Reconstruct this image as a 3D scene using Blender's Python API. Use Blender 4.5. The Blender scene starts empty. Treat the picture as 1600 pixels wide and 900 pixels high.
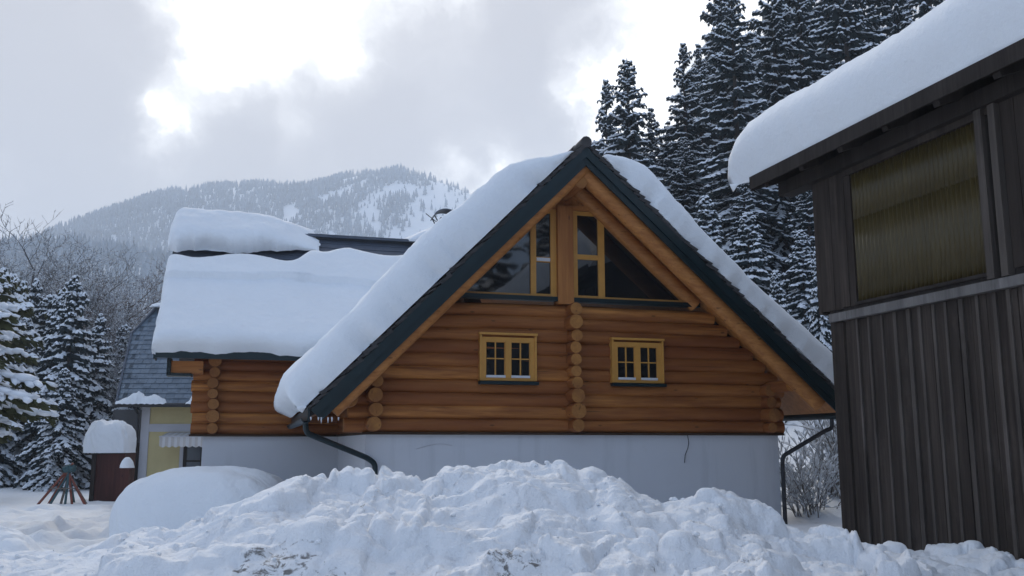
import bpy, math, random
import numpy as np
from mathutils import Vector, Matrix
R = math.radians
scene = bpy.context.scene
C = scene.collection

# ------------------------------------------------------------------ camera, sky, sun, exposure
cam = bpy.data.cameras.new("camera")
cam.sensor_width = 36.0
cam.lens = 36.0 * 1450 / 1600
cam.clip_start = 0.1
cam.clip_end = 8000
cam_o = bpy.data.objects.new("camera", cam)
cam_o.location = (0, 0, 1.7)
cam_o.rotation_euler = (R(90 + 9.5136), 0, 0)
C.objects.link(cam_o)
scene.camera = cam_o

SUN_AZ, SUN_EL = -14.0, 33.0          # degrees from +Y (towards +X), elevation
world = bpy.data.worlds.new("World")
scene.world = world
world.use_nodes = True


class NT:
    """tiny node-tree helper"""
    def __init__(s, tree):
        s.t = tree
        tree.nodes.clear()

    def n(s, typ, ins=None, **kw):
        nd = s.t.nodes.new(typ)
        for k, v in kw.items():
            setattr(nd, k, v)
        for k, v in (ins or {}).items():
            sock = nd.inputs[k]
            if isinstance(v, bpy.types.NodeSocket):
                s.t.links.new(v, sock)
            else:
                sock.default_value = v
        return nd

    def math(s, op, a, b=0.0, c=0.0, clamp=False):
        nd = s.n('ShaderNodeMath', {0: a, 1: b, 2: c}, operation=op)
        nd.use_clamp = clamp
        return nd.outputs[0]

    def mix(s, fac, a, b, blend='MIX'):
        nd = s.n('ShaderNodeMix', data_type='RGBA', blend_type=blend)
        for i, v in ((0, fac), (6, a), (7, b)):
            if isinstance(v, bpy.types.NodeSocket):
                s.t.links.new(v, nd.inputs[i])
            else:
                nd.inputs[i].default_value = v if i == 0 else (*v[:3], 1)
        return nd.outputs[2]

    def ramp(s, fac, stops):
        nd = s.n('ShaderNodeValToRGB', {0: fac})
        e = nd.color_ramp.elements
        while len(e) < len(stops):
            e.new(0.5)
        for el, (p, c) in zip(e, stops):
            el.position = p
            el.color = (c, c, c, 1) if isinstance(c, (int, float)) else (*c, 1)
        return nd.outputs[0]

    def noise(s, vec, scale, detail=4, rough=0.55, dist=0.0):
        ins = {'Scale': scale, 'Detail': detail, 'Roughness': rough, 'Distortion': dist}
        if vec is not None:
            ins['Vector'] = vec
        return s.n('ShaderNodeTexNoise', ins).outputs[0]

    def smooth(s, x, a, b):
        nd = s.n('ShaderNodeMapRange', {0: x, 1: a, 2: b, 3: 0.0, 4: 1.0}, interpolation_type='SMOOTHSTEP')
        return nd.outputs[0]


def build_world():
    w = NT(world.node_tree)
    tc = w.n('ShaderNodeTexCoord').outputs['Generated']
    sky = w.n('ShaderNodeTexSky', sky_type='NISHITA')
    sky.sun_disc = False
    sky.sun_elevation = R(SUN_EL)
    sky.sun_rotation = R(SUN_AZ)
    sky.altitude = 600
    # cloud layer: direction warped by noise, banks of grey cloud with bright breaks
    warp = w.n('ShaderNodeTexNoise', {'Vector': tc, 'Scale': 5.0, 'Detail': 6.0, 'Roughness': 0.6})
    wv = w.n('ShaderNodeVectorMath', {0: warp.outputs['Color'], 1: (0.5, 0.5, 0.5)}, operation='SUBTRACT').outputs[0]
    wv = w.n('ShaderNodeVectorMath', {0: wv, 'Scale': 0.22}, operation='SCALE').outputs[0]
    d = w.n('ShaderNodeVectorMath', {0: tc, 1: wv}, operation='ADD').outputs[0]
    d = w.n('ShaderNodeVectorMath', {0: d}, operation='NORMALIZE').outputs[0]

    def blob(az, el, sx, gain):
        az, el = R(az), R(el)
        c = (math.sin(az) * math.cos(el), math.cos(az) * math.cos(el), math.sin(el))
        dist = w.n('ShaderNodeVectorMath', {0: d, 1: c}, operation='DISTANCE').outputs['Value']
        q = w.math('DIVIDE', dist, R(sx))
        q = w.math('MULTIPLY', q, q)
        e = w.math('POWER', 2.718, w.math('MULTIPLY', q, -1.0))
        return w.math('MULTIPLY', e, gain)
    base = w.math('MULTIPLY_ADD', w.noise(d, 4.2, 8, 0.6, 0.4), 1.25, -0.24)
    tot = base
    for b in ((-18.5, 23.5, 2.8, .36), (-12.5, 25.5, 3.6, .42), (-5, 28, 4.5, .40), (-20, 20.5, 2.2, .34), (-22, 17.6, 1.7, .5),
              (-15, 19, 1.5, .16), (-2, 15.8, 2.2, .55), (8.0, 20, 3.4, .75), (14, 25, 4.0, .6), (-15, 45, 16, .3),
              (-27, 18, 3.2, -.10), (-26, 13, 4, -.10), (-24, 24, 2.4, -.30), (-9.5, 20.5, 3.6, -.26), (3, 23.5, 3.8, -.34),
              (-5, 18, 3.6, -.18), (1, 20, 2.5, -.15), (-29.5, 25, 2.5, -.02)):
        tot = w.math('ADD', tot, blob(*b))
    m = w.smooth(tot, 0.18, 0.98)
    cloud = w.ramp(m, [(0.0, (3.95, 3.82, 3.88)), (0.35, (4.95, 4.82, 4.82)), (0.7, (7.6, 7.5, 7.4)), (1.0, (14.5, 14.3, 13.8))])
    # the far side of the sky from the sun: thinner, bluer, dimmer cloud
    sd = (math.sin(R(SUN_AZ)) * math.cos(R(SUN_EL)), math.cos(R(SUN_AZ)) * math.cos(R(SUN_EL)), math.sin(R(SUN_EL)))
    dot = w.n('ShaderNodeVectorMath', {0: tc, 1: sd}, operation='DOT_PRODUCT').outputs['Value']
    front = w.smooth(dot, -0.05, 0.75)
    back = w.mix(m, (3.0, 4.05, 6.0), (3.9, 5.0, 7.0))
    veil = w.mix(front, back, cloud)
    cover = w.math('MULTIPLY_ADD', front, 0.34, 0.62)
    col = w.mix(cover, sky.outputs[0], veil)
    bg = w.n('ShaderNodeBackground', {'Color': col, 'Strength': 0.1})
    out = w.n('ShaderNodeOutputWorld')
    w.t.links.new(bg.outputs[0], out.inputs['Surface'])


build_world()
sun = bpy.data.lights.new("sun", 'SUN')
sun.energy = 0.9
sun.angle = R(14)
sun.color = (1.0, 0.95, 0.88)
sun_o = bpy.data.objects.new("sun", sun)
sun_o.rotation_euler = Vector((math.sin(R(SUN_AZ)) * math.cos(R(SUN_EL)), math.cos(R(SUN_AZ)) * math.cos(R(SUN_EL)),
                               math.sin(R(SUN_EL)))).to_track_quat('Z', 'Y').to_euler()
sun_o.location = (0, 40, 60)
C.objects.link(sun_o)
scene.view_settings.view_transform = 'Standard'
scene.view_settings.look = 'None'
scene.view_settings.gamma = 1
scene.view_settings.exposure = 0.66
scene.cycles.volume_bounces = 2
scene.cycles.max_bounces = 6

# ------------------------------------------------------------------ numpy noise


def _hash(ix, iy, seed):
    h = (ix.astype(np.int64) * 374761393 + iy.astype(np.int64) * 668265263 + seed * 1442695041) & 0xffffffff
    h = ((h ^ (h >> 13)) * 1274126177) & 0xffffffff
    return ((h ^ (h >> 16)) & 0xffffff) / float(0xffffff)


def vnoise(x, y, seed=0):
    x = np.asarray(x, float); y = np.asarray(y, float)
    ix = np.floor(x); iy = np.floor(y)
    fx = x - ix; fy = y - iy
    fx = fx * fx * fx * (fx * (fx * 6 - 15) + 10); fy = fy * fy * fy * (fy * (fy * 6 - 15) + 10)
    a = _hash(ix, iy, seed); b = _hash(ix + 1, iy, seed); c = _hash(ix, iy + 1, seed); d = _hash(ix + 1, iy + 1, seed)
    return (a * (1 - fx) + b * fx) * (1 - fy) + (c * (1 - fx) + d * fx) * fy


def fbm(x, y, seed=0, octv=4, gain=0.5):
    s = 0; a = 1; tot = 0; x = np.asarray(x, float); y = np.asarray(y, float)
    for o in range(octv):
        s = s + a * vnoise(x, y, seed + o * 17); tot += a; a *= gain
        x, y = 2.03 * (x * .8 - y * .6), 2.03 * (x * .6 + y * .8)
    return s / tot


def sstep(x, a, b):
    t = np.clip((np.asarray(x, float) - a) / (b - a), 0, 1)
    return t * t * (3 - 2 * t)


_g = (1 + 5 ** .5) / 2
ICO_V = np.array([(-1, _g, 0), (1, _g, 0), (-1, -_g, 0), (1, -_g, 0), (0, -1, _g), (0, 1, _g), (0, -1, -_g), (0, 1, -_g), (_g, 0, -1), (_g, 0, 1), (-_g, 0, -1), (-_g, 0, 1)]) / 1.9
ICO_F = np.array([(0, 11, 5), (0, 5, 1), (0, 1, 7), (0, 7, 10), (0, 10, 11), (1, 5, 9), (5, 11, 4), (11, 10, 2), (10, 7, 6), (7, 1, 8), (3, 9, 4), (3, 4, 2), (3, 2, 6), (3, 6, 8), (3, 8, 9), (4, 9, 5), (2, 4, 11), (6, 2, 10), (8, 6, 7), (9, 8, 1)])

# ------------------------------------------------------------------ object helpers
def tag(o, label=None, cat=None, group=None, kind=None):
    if label: o['label'] = label
    if cat: o['category'] = cat
    if group: o['group'] = group
    if kind: o['kind'] = kind
    return o


def thing(name, label, cat, loc=(0, 0, 0), rotz=0.0, group=None):
    o = bpy.data.objects.new(name, None)
    C.objects.link(o)
    o.location = loc
    o.rotation_euler = (0, 0, rotz)
    o.empty_display_size = 0.3
    return tag(o, label, cat, group)


class MB:
    def __init__(s):
        s.v = []; s.f = []; s.m = []; s.n = 0

    def add(s, verts, faces, mi=0):
        verts = np.asarray(verts, float).reshape(-1, 3)
        s.v.append(verts)
        b = s.n
        for f in faces:
            s.f.append(tuple(int(i) + b for i in f))
        s.m.extend([mi] * len(faces))
        s.n += len(verts)

    def box(s, x0, x1, y0, y1, z0, z1, mi=0):
        v = [(x, y, z) for z in (z0, z1) for y in (y0, y1) for x in (x0, x1)]
        s.add(v, [(0, 2, 3, 1), (4, 5, 7, 6), (0, 1, 5, 4), (2, 6, 7, 3), (0, 4, 6, 2), (1, 3, 7, 5)], mi)

    def prism(s, poly, vec, mi=0):
        """planar polygon extruded by vec"""
        p = np.asarray(poly, float); q = p + np.asarray(vec, float); n = len(p)
        s.add(np.vstack([p, q]), [tuple(range(n))[::-1], tuple(range(n, 2 * n))] +
              [(i, (i + 1) % n, n + (i + 1) % n, n + i) for i in range(n)], mi)

    def bar(s, a, b, w, h, up=(0, 0, 1), mi=0):
        """rectangular bar from a to b"""
        a = np.asarray(a, float); b = np.asarray(b, float)
        d = (b - a) / np.linalg.norm(b - a)
        x = np.cross(d, up); x /= np.linalg.norm(x); y = np.cross(x, d)
        c = [a + x * i * w / 2 + y * j * h / 2 for i, j in ((-1, -1), (1, -1), (1, 1), (-1, 1))]
        s.prism(c, b - a, mi)

    def tube(s, pts, rad, n=10, mi=0, capmi=None, wob=0.0, seed=0):
        pts = np.asarray(pts, float); m = len(pts)
        rad = np.broadcast_to(np.asarray(rad, float), (m,))
        tg = np.gradient(pts, axis=0)
        tg /= np.linalg.norm(tg, axis=1)[:, None]
        ref = np.array([0, 0, 1.]) if abs(tg[0][2]) < .9 else np.array([1., 0, 0])
        V = []
        for i in range(m):
            x = np.cross(tg[i], ref); x /= np.linalg.norm(x); y = np.cross(x, tg[i]); ref = y
            for k in range(n):
                an = 2 * math.pi * k / n
                r = rad[i]
                if wob:
                    r *= 1 + wob * (vnoise(np.array(i * .35 + seed * 7.1), np.array(k * .9 + seed), 5) - .5)
                V.append(pts[i] + r * (x * math.cos(an) + y * math.sin(an)))
        F = [(i * n + k, i * n + (k + 1) % n, (i + 1) * n + (k + 1) % n, (i + 1) * n + k) for i in range(m - 1) for k in range(n)]
        b = s.n
        s.add(V, F, mi)
        cm = mi if capmi is None else capmi
        s.f.append(tuple(b + k for k in range(n))[::-1]); s.m.append(cm)
        s.f.append(tuple(b + (m - 1) * n + k for k in range(n))); s.m.append(cm)

    def mesh(s, name, mats, smooth=False):
        me = bpy.data.meshes.new(name)
        me.from_pydata(np.vstack(s.v).tolist(), [], s.f)
        for m in (mats if isinstance(mats, (list, tuple)) else [mats]):
            me.materials.append(m)
        if any(s.m):
            me.polygons.foreach_set('material_index', s.m)
        if smooth:
            me.polygons.foreach_set('use_smooth', [True] * len(s.f))
            try:
                me.set_sharp_from_angle(angle=R(42))
            except Exception:
                pass
        me.update()
        return me

    def build(s, name, mats, parent=None, smooth=False, label=None):
        o = bpy.data.objects.new(name, s.mesh(name, mats, smooth))
        C.objects.link(o)
        o.parent = parent
        if label: o['label'] = label
        return o


def np_mesh(name, V, F, mats, smooth=True, mi=None):
    """fast path: V (n,3), F (m,k) same-sized faces"""
    V = np.ascontiguousarray(V, np.float32); F = np.ascontiguousarray(F, np.int32)
    me = bpy.data.meshes.new(name)
    me.vertices.add(len(V)); me.vertices.foreach_set('co', V.ravel())
    k = F.shape[1]
    me.loops.add(F.size); me.loops.foreach_set('vertex_index', F.ravel())
    me.polygons.add(len(F)); me.polygons.foreach_set('loop_start', np.arange(len(F), dtype=np.int32) * k)
    for m in (mats if isinstance(mats, (list, tuple)) else [mats]):
        me.materials.append(m)
    if mi is not None:
        me.polygons.foreach_set('material_index', np.asarray(mi, np.int32))
    me.polygons.foreach_set('use_smooth', np.full(len(F), smooth))
    me.update(calc_edges=True)
    me.validate()
    return me


def link(name, me, parent=None):
    o = bpy.data.objects.new(name, me)
    C.objects.link(o)
    o.parent = parent
    return o


def grid_faces(nx, ny):
    i = np.arange(nx * ny).reshape(ny, nx)
    return np.stack([i[:-1, :-1], i[:-1, 1:], i[1:, 1:], i[1:, :-1]], -1).reshape(-1, 4)


# ------------------------------------------------------------------ materials
def mat(name):
    m = bpy.data.materials.new(name)
    m.use_nodes = True
    t = NT(m.node_tree)
    b = t.n('ShaderNodeBsdfPrincipled')
    o = t.n('ShaderNodeOutputMaterial')
    t.t.links.new(b.outputs[0], o.inputs[0])
    return m, t, b


def put(t, b, **kw):
    for k, v in kw.items():
        k = {'col': 'Base Color', 'rough': 'Roughness', 'spec': 'Specular IOR Level', 'metal': 'Metallic', 'nrm': 'Normal'}[k]
        if isinstance(v, bpy.types.NodeSocket):
            t.t.links.new(v, b.inputs[k])
        else:
            b.inputs[k].default_value = (*v, 1) if isinstance(v, tuple) else v


def bump(t, h, strength, dist):
    return t.n('ShaderNodeBump', {'Height': h, 'Strength': strength, 'Distance': dist}).outputs[0]


def coord(t, scale=(1, 1, 1), kind='Object'):
    tc = t.n('ShaderNodeTexCoord').outputs[kind]
    return t.n('ShaderNodeMapping', {0: tc, 3: scale}).outputs[0]


def m_plain(name, col, rough=0.6, var=0.25, scale=6, bs=0.15, spec=0.4, metal=0.0, stretch=(1, 1, 1)):
    m, t, b = mat(name)
    v = coord(t, stretch)
    n = t.noise(v, scale, 6, 0.6)
    c = t.mix(n, tuple(x * (1 - var) for x in col), tuple(min(1, x * (1 + var)) for x in col))
    put(t, b, col=c, rough=rough, spec=spec, metal=metal)
    if bs:
        put(t, b, nrm=bump(t, t.noise(v, scale * 6, 4), bs, 0.01))
    return m


def m_snow(name, fine=1.0, dirt=False, tint=(.86, .885, .91)):
    m, t, b = mat(name)
    v = coord(t, kind='Object')
    n1 = t.noise(v, 1.3, 5, 0.55); n2 = t.noise(v, 14, 4, 0.6); n3 = t.noise(v, 60, 3, 0.6)
    c = t.mix(t.ramp(n1, [(.3, 0.0), (.7, 1.0)]), tuple(x * .965 for x in tint), tint)
    h = t.math('ADD', t.math('MULTIPLY', n2, 0.7 * fine), t.math('MULTIPLY', n3, 0.25 * fine))
    if dirt:
        tc = t.n('ShaderNodeTexCoord').outputs['Object']
        mask = None
        for cx, cy, cz, rr in DIRT:
            dd = t.n('ShaderNodeVectorMath', {0: tc, 1: (cx, cy, cz)}, operation='DISTANCE').outputs['Value']
            g = t.smooth(dd, rr, rr * .25)
            mask = g if mask is None else t.math('MAXIMUM', mask, g)
        nn = t.noise(v, 11, 8, 0.72, 0.6)
        spots = t.smooth(t.math('MULTIPLY_ADD', mask, 0.27, nn), 0.75, 0.85)
        spots = t.math('MULTIPLY', spots, t.smooth(mask, 0.02, 0.2))
        faint = t.smooth(t.noise(v, 3.1, 7, 0.7), 0.58, 0.76)
        c = t.mix(t.math('MULTIPLY', faint, .28), c, (.56, .545, .53))
        c = t.mix(t.math('MULTIPLY', spots, 0.85), c, (.10, .088, .075))
    put(t, b, col=c, rough=0.72, spec=0.2, nrm=bump(t, h, 0.75, 0.035))
    return m


def m_wood(name, ca, cb, axis='x', rough=0.55, seam=None, blot=0.5, course=False):
    """log or board wood with grain along one local axis"""
    m, t, b = mat(name)
    st = {'x': (.35, 5, 5), 'y': (5, .35, 5), 'z': (5, 5, .35)}[axis]
    v = coord(t, st)
    g = t.noise(v, 2.6, 8, 0.62, 0.4)
    big = t.noise(coord(t, tuple(min(1.0, s * .5) * (1 if s < 1 else 1.6) for s in st)), 1.3, 4, 0.6)
    c = t.mix(t.ramp(g, [(.34, 0.0), (.64, 1.0)]), ca, cb)
    c = t.mix(t.math('MULTIPLY', t.ramp(big, [(.35, 1.0), (.62, 0.0)]), blot), c, tuple(x * y for x, y in zip(ca, (.72, .62, .6))))
    sep = t.n('ShaderNodeSeparateXYZ', {0: t.n('ShaderNodeTexCoord').outputs['Object']})
    if course:
        ro = t.math('FLOOR', t.math('DIVIDE', t.math('SUBTRACT', sep.outputs[2], 1.885), .2215))
        if axis == 'x':
            ro = t.math('ADD', ro, t.math('MULTIPLY', t.math('GREATER_THAN', sep.outputs[0], -.02), 31.0))
        wn = t.n('ShaderNodeTexWhiteNoise', {1: ro}, noise_dimensions='1D').outputs[0]
        c = t.mix(t.math('MULTIPLY', wn, .85), c, tuple(x * y for x, y in zip(ca, (.82, .72, .72))))
    patch = t.smooth(t.noise(coord(t, tuple(x * .22 for x in st)), 2.3, 6, .7), .52, .68)
    c = t.mix(t.math('MULTIPLY', patch, .55 * blot), c, (ca[0] * .78, ca[1] * .60, ca[2] * .72))
    # scattered knots
    vo = t.n('ShaderNodeTexVoronoi', {'Vector': coord(t, {'x': (1.1, 3, 3), 'y': (3, 1.1, 3), 'z': (3, 3, 1.1)}[axis]), 'Scale': 1.7})
    k = t.smooth(vo.outputs['Distance'], 0.11, 0.04)
    c = t.mix(t.math('MULTIPLY', k, .75), c, tuple(x * .28 for x in ca))
    # drying checks: thin dark lines along the grain
    ck = t.noise(coord(t, tuple(s * (.5 if s < 1 else 2.4) for s in st)), 3.1, 3, 0.5)
    ckm = t.smooth(ck, 0.345, 0.30)
    c = t.mix(t.math('MULTIPLY', ckm, .6), c, tuple(x * .25 for x in ca))
    hgt = t.math('SUBTRACT', g, t.math('MULTIPLY', ckm, .8))
    put(t, b, col=c, rough=rough, spec=0.3, nrm=bump(t, hgt, 0.35, 0.012))
    return m


DIRT = [(-1.62, 6.45, .95, .55), (-1.95, 6.2, .8, .35), (-1.25, 6.3, .9, .3), (0.0, 6.45, .85, .42), (.35, 6.2, .72, .35), (-1.1, 7.3, 1.3, .25), (1.6, 6.6, .8, .25), (-.6, 6.25, .8, .3)]
M = {}
M['snow'] = m_snow('snow')
M['snow_roof'] = m_snow('settled_roof_snow', 0.9)
M['snow_bank'] = m_snow('ploughed_snow', 1.3, dirt=True, tint=(.86, .875, .895))
M['twig_snow'] = m_plain('branch_snow', (.80, .83, .87), .8, .08, 3, 0)
M['frost'] = m_plain('frost', (.70, .725, .76), .85, .15, 3, 0)
M['log'] = m_wood('log_wood', (.27, .092, .023), (.64, .27, .066), 'x', .6, blot=.9, course=True)
M['log_y'] = m_wood('log_wood_sideways', (.26, .088, .023), (.50, .20, .05), 'y', .6, blot=.8, course=True)
M['beam'] = m_wood('rafter_wood', (.36, .135, .035), (.54, .235, .068), 'x', .5, blot=.4)
M['post'] = m_wood('post_wood', (.34, .125, .032), (.48, .20, .056), 'z', .5, blot=.35)
M['board'] = m_wood('gable_board_wood', (.36, .135, .034), (.50, .21, .058), 'z', .5, blot=.2)


def m_endgrain(name, ca, cb, cc):
    m, t, b = mat(name)
    v = coord(t)
    c = t.mix(t.ramp(t.noise(v, 16, 5, .6, .8), [(.3, 0.0), (.7, 1.0)]), ca, cb)
    c = t.mix(t.math('MULTIPLY', t.ramp(t.noise(v, 2.6, 4), [(.4, 0.0), (.65, 1.0)]), .8), c, cc)
    ck = t.smooth(t.noise(coord(t, (1, 1, .35)), 24, 3, .5), .36, .30)
    c = t.mix(t.math('MULTIPLY', ck, .6), c, tuple(x * .3 for x in cc))
    put(t, b, col=c, rough=.65, spec=.25)
    return m


M['end'] = m_endgrain('end_grain', (.34, .145, .038), (.46, .205, .055), (.22, .085, .025))
M['end_shaded'] = m_endgrain('shaded_end_grain', (.25, .10, .028), (.36, .155, .044), (.19, .072, .022))  # darker end grain copy, shadow on wing and right columns put into the colour
M['yellow'] = m_plain('honey_window_wood', (.56, .275, .058), .5, .22, 5, .08)
M['green'] = m_plain('dark_green_sheet', (.004, .016, .020), .42, .3, 3, .05)
M['shingle'] = m_plain('dark_shingle', (.050, .046, .046), .8, .6, 7, .5)
def m_stucco():
    m, t, b = mat('white_stucco')
    v = coord(t)
    c = t.mix(t.noise(v, 1.1, 6, .6), (.585, .595, .63), (.64, .645, .665))
    run = t.smooth(t.noise(coord(t, (2.2, 2.2, .22)), 1.6, 6, .65), .53, .70)
    c = t.mix(t.math('MULTIPLY', run, .22), c, (.40, .41, .43))
    rub = t.smooth(t.noise(v, 3.4, 7, .7), .60, .70)
    c = t.mix(t.math('MULTIPLY', rub, .14), c, (.42, .39, .36))
    put(t, b, col=c, rough=.92, spec=.2, nrm=bump(t, t.noise(v, 70, 4, .7), .45, .006))
    return m


M['stucco'] = m_stucco()
M['gap'] = m_plain('dark_chinking', (.05, .025, .012), .9, .3, 5, 0)
M['dark_metal'] = m_plain('dark_sheet_metal', (.03, .03, .034), .45, .3, 5, .05)
M['ridge_metal'] = m_plain('slate_grey_sheet', (.085, .10, .13), .5, .3, 4, .1)
M['sill_white'] = m_plain('white_glazing_bead', (.62, .63, .66), .5, .05, 4, 0)


def m_glass():
    m, t, b = mat('dark_window_glass')
    n = t.noise(coord(t), 1.2, 2)
    put(t, b, col=(.008, .010, .012), rough=.03, spec=1.0, nrm=bump(t, n, .05, .02))
    return m


M['glass'] = m_glass()


def m_barnwood(name, ca, cb):
    m, t, b = mat(name)
    v = coord(t, (7, 9, .28))
    g = t.noise(v, 2.4, 9, .65, .3)
    s = t.noise(coord(t, (3.4, 3.4, .5)), 1.1, 5, .6)
    c = t.mix(t.ramp(g, [(.28, 0.0), (.72, 1.0)]), ca, cb)
    c = t.mix(t.ramp(s, [(.35, .65), (.65, 0.0)]), c, tuple(x * .42 for x in ca))
    sep = t.n('ShaderNodeSeparateXYZ', {0: t.n('ShaderNodeTexCoord').outputs['Object']})
    wn = t.n('ShaderNodeTexWhiteNoise', {1: t.math('FLOOR', t.math('MULTIPLY', sep.outputs[1], 4.9))}, noise_dimensions='1D').outputs[0]
    c = t.mix(t.math('MULTIPLY', wn, .5), c, tuple(x * .55 for x in cb))
    gr = t.smooth(t.noise(coord(t, (1.4, 1.4, .6)), 1.7, 6, .65), .52, .72)
    c = t.mix(t.math('MULTIPLY', gr, .35), c, (cb[0] * 1.15, cb[1] * 1.15, cb[2] * 1.2))
    put(t, b, col=c, rough=.85, spec=.2, nrm=bump(t, g, .5, .01))
    return m


M['barn'] = m_barnwood('weathered_grey_boards', (.030, .022, .018), (.090, .070, .057))
M['barn_light'] = m_barnwood('pale_weathered_batten', (.062, .050, .042), (.16, .134, .115))
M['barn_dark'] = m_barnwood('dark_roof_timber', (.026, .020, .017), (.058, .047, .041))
M['rail'] = m_barnwood('silvered_rail', (.13, .12, .112), (.26, .24, .225))


def m_poly():
    m, t, b = mat('yellowed_corrugated_plastic')
    n = t.noise(coord(t, (1, 1.2, .6)), 1.6, 6, .62)
    st = t.noise(coord(t, (8, 8, .5)), 1.3, 6, .6)
    c = t.mix(n, (.048, .034, .010), (.098, .072, .024))
    c = t.mix(t.ramp(st, [(.4, .55), (.62, 0.0)]), c, (.055, .040, .014))
    put(t, b, col=c, rough=.35, spec=.35)
    return m


M['poly'] = m_poly()
M['bark'] = m_plain('spruce_bark', (.055, .045, .040), .9, .4, 8, .4, stretch=(4, 4, .7))
M['bark_grey'] = m_plain('grey_bark', (.085, .08, .078), .9, .35, 8, .3, stretch=(4, 4, .7))
M['needle'] = m_plain('dark_spruce_needles', (.030, .045, .050), .7, .5, 1.7, 0, .25)
M['needle_olive'] = m_plain('olive_pine_needles', (.062, .066, .028), .7, .5, 1.7, 0, .25)
M['twig'] = m_plain('grey_twigs', (.075, .070, .068), .85, .4, 3, 0)
M['twig_brown'] = m_plain('reddish_twigs', (.11, .075, .058), .85, .4, 3, 0)
M['far_tree'] = None


def m_fartree():
    m, t, b = mat('frosted_far_forest')
    v = t.n('ShaderNodeTexCoord').outputs['Object']
    n = t.noise(v, .012, 4, .6); n2 = t.noise(v, .11, 3, .6)
    f = t.ramp(t.math('MULTIPLY_ADD', n2, .75, t.math('MULTIPLY', n, .45)), [(.42, 0.0), (.78, 1.0)])
    c = t.mix(f, (.055, .095, .14), (.33, .39, .45))
    put(t, b, col=c, rough=.9, spec=.1)
    return m


M['far_tree'] = m_fartree()
M['yellow_wall'] = m_plain('yellow_render', (.56, .46, .235), .9, .10, 3, .2)
M['trim'] = m_plain('pale_grey_render', (.50, .49, .51), .85, .08, 3, .1)
M['awning'] = None


def m_slate():
    m, t, b = mat('blue_grey_slates')
    tc = t.n('ShaderNodeTexCoord').outputs['Object']
    sep = t.n('ShaderNodeSeparateXYZ', {0: tc})
    cell = t.math('FLOOR', t.math('MULTIPLY', sep.outputs[0], 3.2))
    row = t.math('FLOOR', t.math('MULTIPLY', sep.outputs[2], 4.8))
    comb = t.n('ShaderNodeCombineXYZ', {0: cell, 1: row})
    wn = t.n('ShaderNodeTexWhiteNoise', {0: comb.outputs[0]}, noise_dimensions='2D').outputs[0]
    c = t.mix(wn, (.085, .125, .17), (.16, .21, .265))
    c = t.mix(t.math('MULTIPLY', t.noise(tc, 2, 5), .5), c, (.13, .16, .19))
    put(t, b, col=c, rough=.45, spec=.5)
    return m


M['slate'] = m_slate()


def m_awning():
    m, t, b = mat('striped_awning_cloth')
    tc = t.n('ShaderNodeTexCoord').outputs['Object']
    sep = t.n('ShaderNodeSeparateXYZ', {0: tc})
    s = t.math('SINE', t.math('MULTIPLY', sep.outputs[0], 30.0))
    c = t.mix(t.smooth(s, -.3, .3), (.56, .52, .49), (.66, .64, .63))
    put(t, b, col=c, rough=.9, spec=.1)
    return m


M['awning'] = m_awning()
M['redwood'] = m_wood('dark_red_boards', (.050, .013, .010), (.088, .024, .017), 'z', .6, blot=.4)
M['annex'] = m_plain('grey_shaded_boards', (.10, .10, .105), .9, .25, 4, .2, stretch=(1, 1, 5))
M['pole_red'] = m_plain('reddish_pole_paint', (.20, .055, .035), .6, .4, 6, .1)
M['pole_teal'] = m_plain('dull_teal_pole_paint', (.04, .09, .10), .6, .35, 6, .1)
M['pole_grey'] = m_plain('weathered_pole', (.16, .13, .11), .8, .35, 6, .1)
M['soil'] = m_plain('soil_and_grass', (.06, .05, .035), .95, .5, 20, .5)

def clods(X, Y, sc, seed):
    x, y = X * sc, Y * sc
    ix, iy = np.floor(x), np.floor(y)
    f1 = np.full(x.shape, 9.0); f2 = f1.copy(); cid = np.zeros(x.shape)
    for i in (-1, 0, 1):
        for j in (-1, 0, 1):
            cx, cy = ix + i, iy + j
            d = np.hypot(cx + _hash(cx, cy, seed) - x, cy + _hash(cx, cy, seed + 1) - y)
            near = d < f1
            f2 = np.where(near, f1, np.minimum(f2, d)); cid = np.where(near, _hash(cx, cy, seed + 2), cid); f1 = np.where(near, d, f1)
    return (cid - .45) * sstep(f2 - f1, 0.02, .22) + .25 * sstep(f2 - f1, 0, .10) - .12


def clump(X, Y, seed):
    wx = X + .35 * (fbm(X * 1.7, Y * 1.7, seed + 1, 3) - .5); wy = Y + .35 * (fbm(X * 1.7 + 7, Y * 1.7, seed + 2, 3) - .5)
    big = np.minimum(np.abs(vnoise(wx * 1.9, wy * 1.9, seed) - .5) * 2, .8)
    mid = np.abs(vnoise(wx * 4.3, wy * 4.3, seed + 3) - .5) * 2
    fin = np.abs(vnoise(wx * 9.5, wy * 9.5, seed + 4) - .5) * 2
    step = vnoise(wx * 1.1, wy * 2.6, seed + 6); led = np.abs((step * 5) % 1 - .5)
    rough = .35 + .65 * sstep(vnoise(X * .8, Y * .8, seed + 9), .3, .65)
    w2x = wx + .10 * (fbm(X * 6, Y * 6, seed + 20, 3) - .5); w2y = wy + .10 * (fbm(X * 6 + 5, Y * 6, seed + 21, 3) - .5)
    cl = .15 * clods(w2x, w2y, 2.3, seed + 11) * (.4 + .6 * rough) + .045 * clods(w2x, w2y, 6.0, seed + 12) * rough + .010 * clods(w2x, w2y, 15, seed + 13) * rough
    return cl + (.10 * (big - .4) + .04 * (mid - .4) * rough + .02 * (fin - .4) * rough + .025 * (fbm(X * 14, Y * 14, seed + 5, 3) - .5) * rough + .06 * (led - .25))


# ------------------------------------------------------------------ ground


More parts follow.
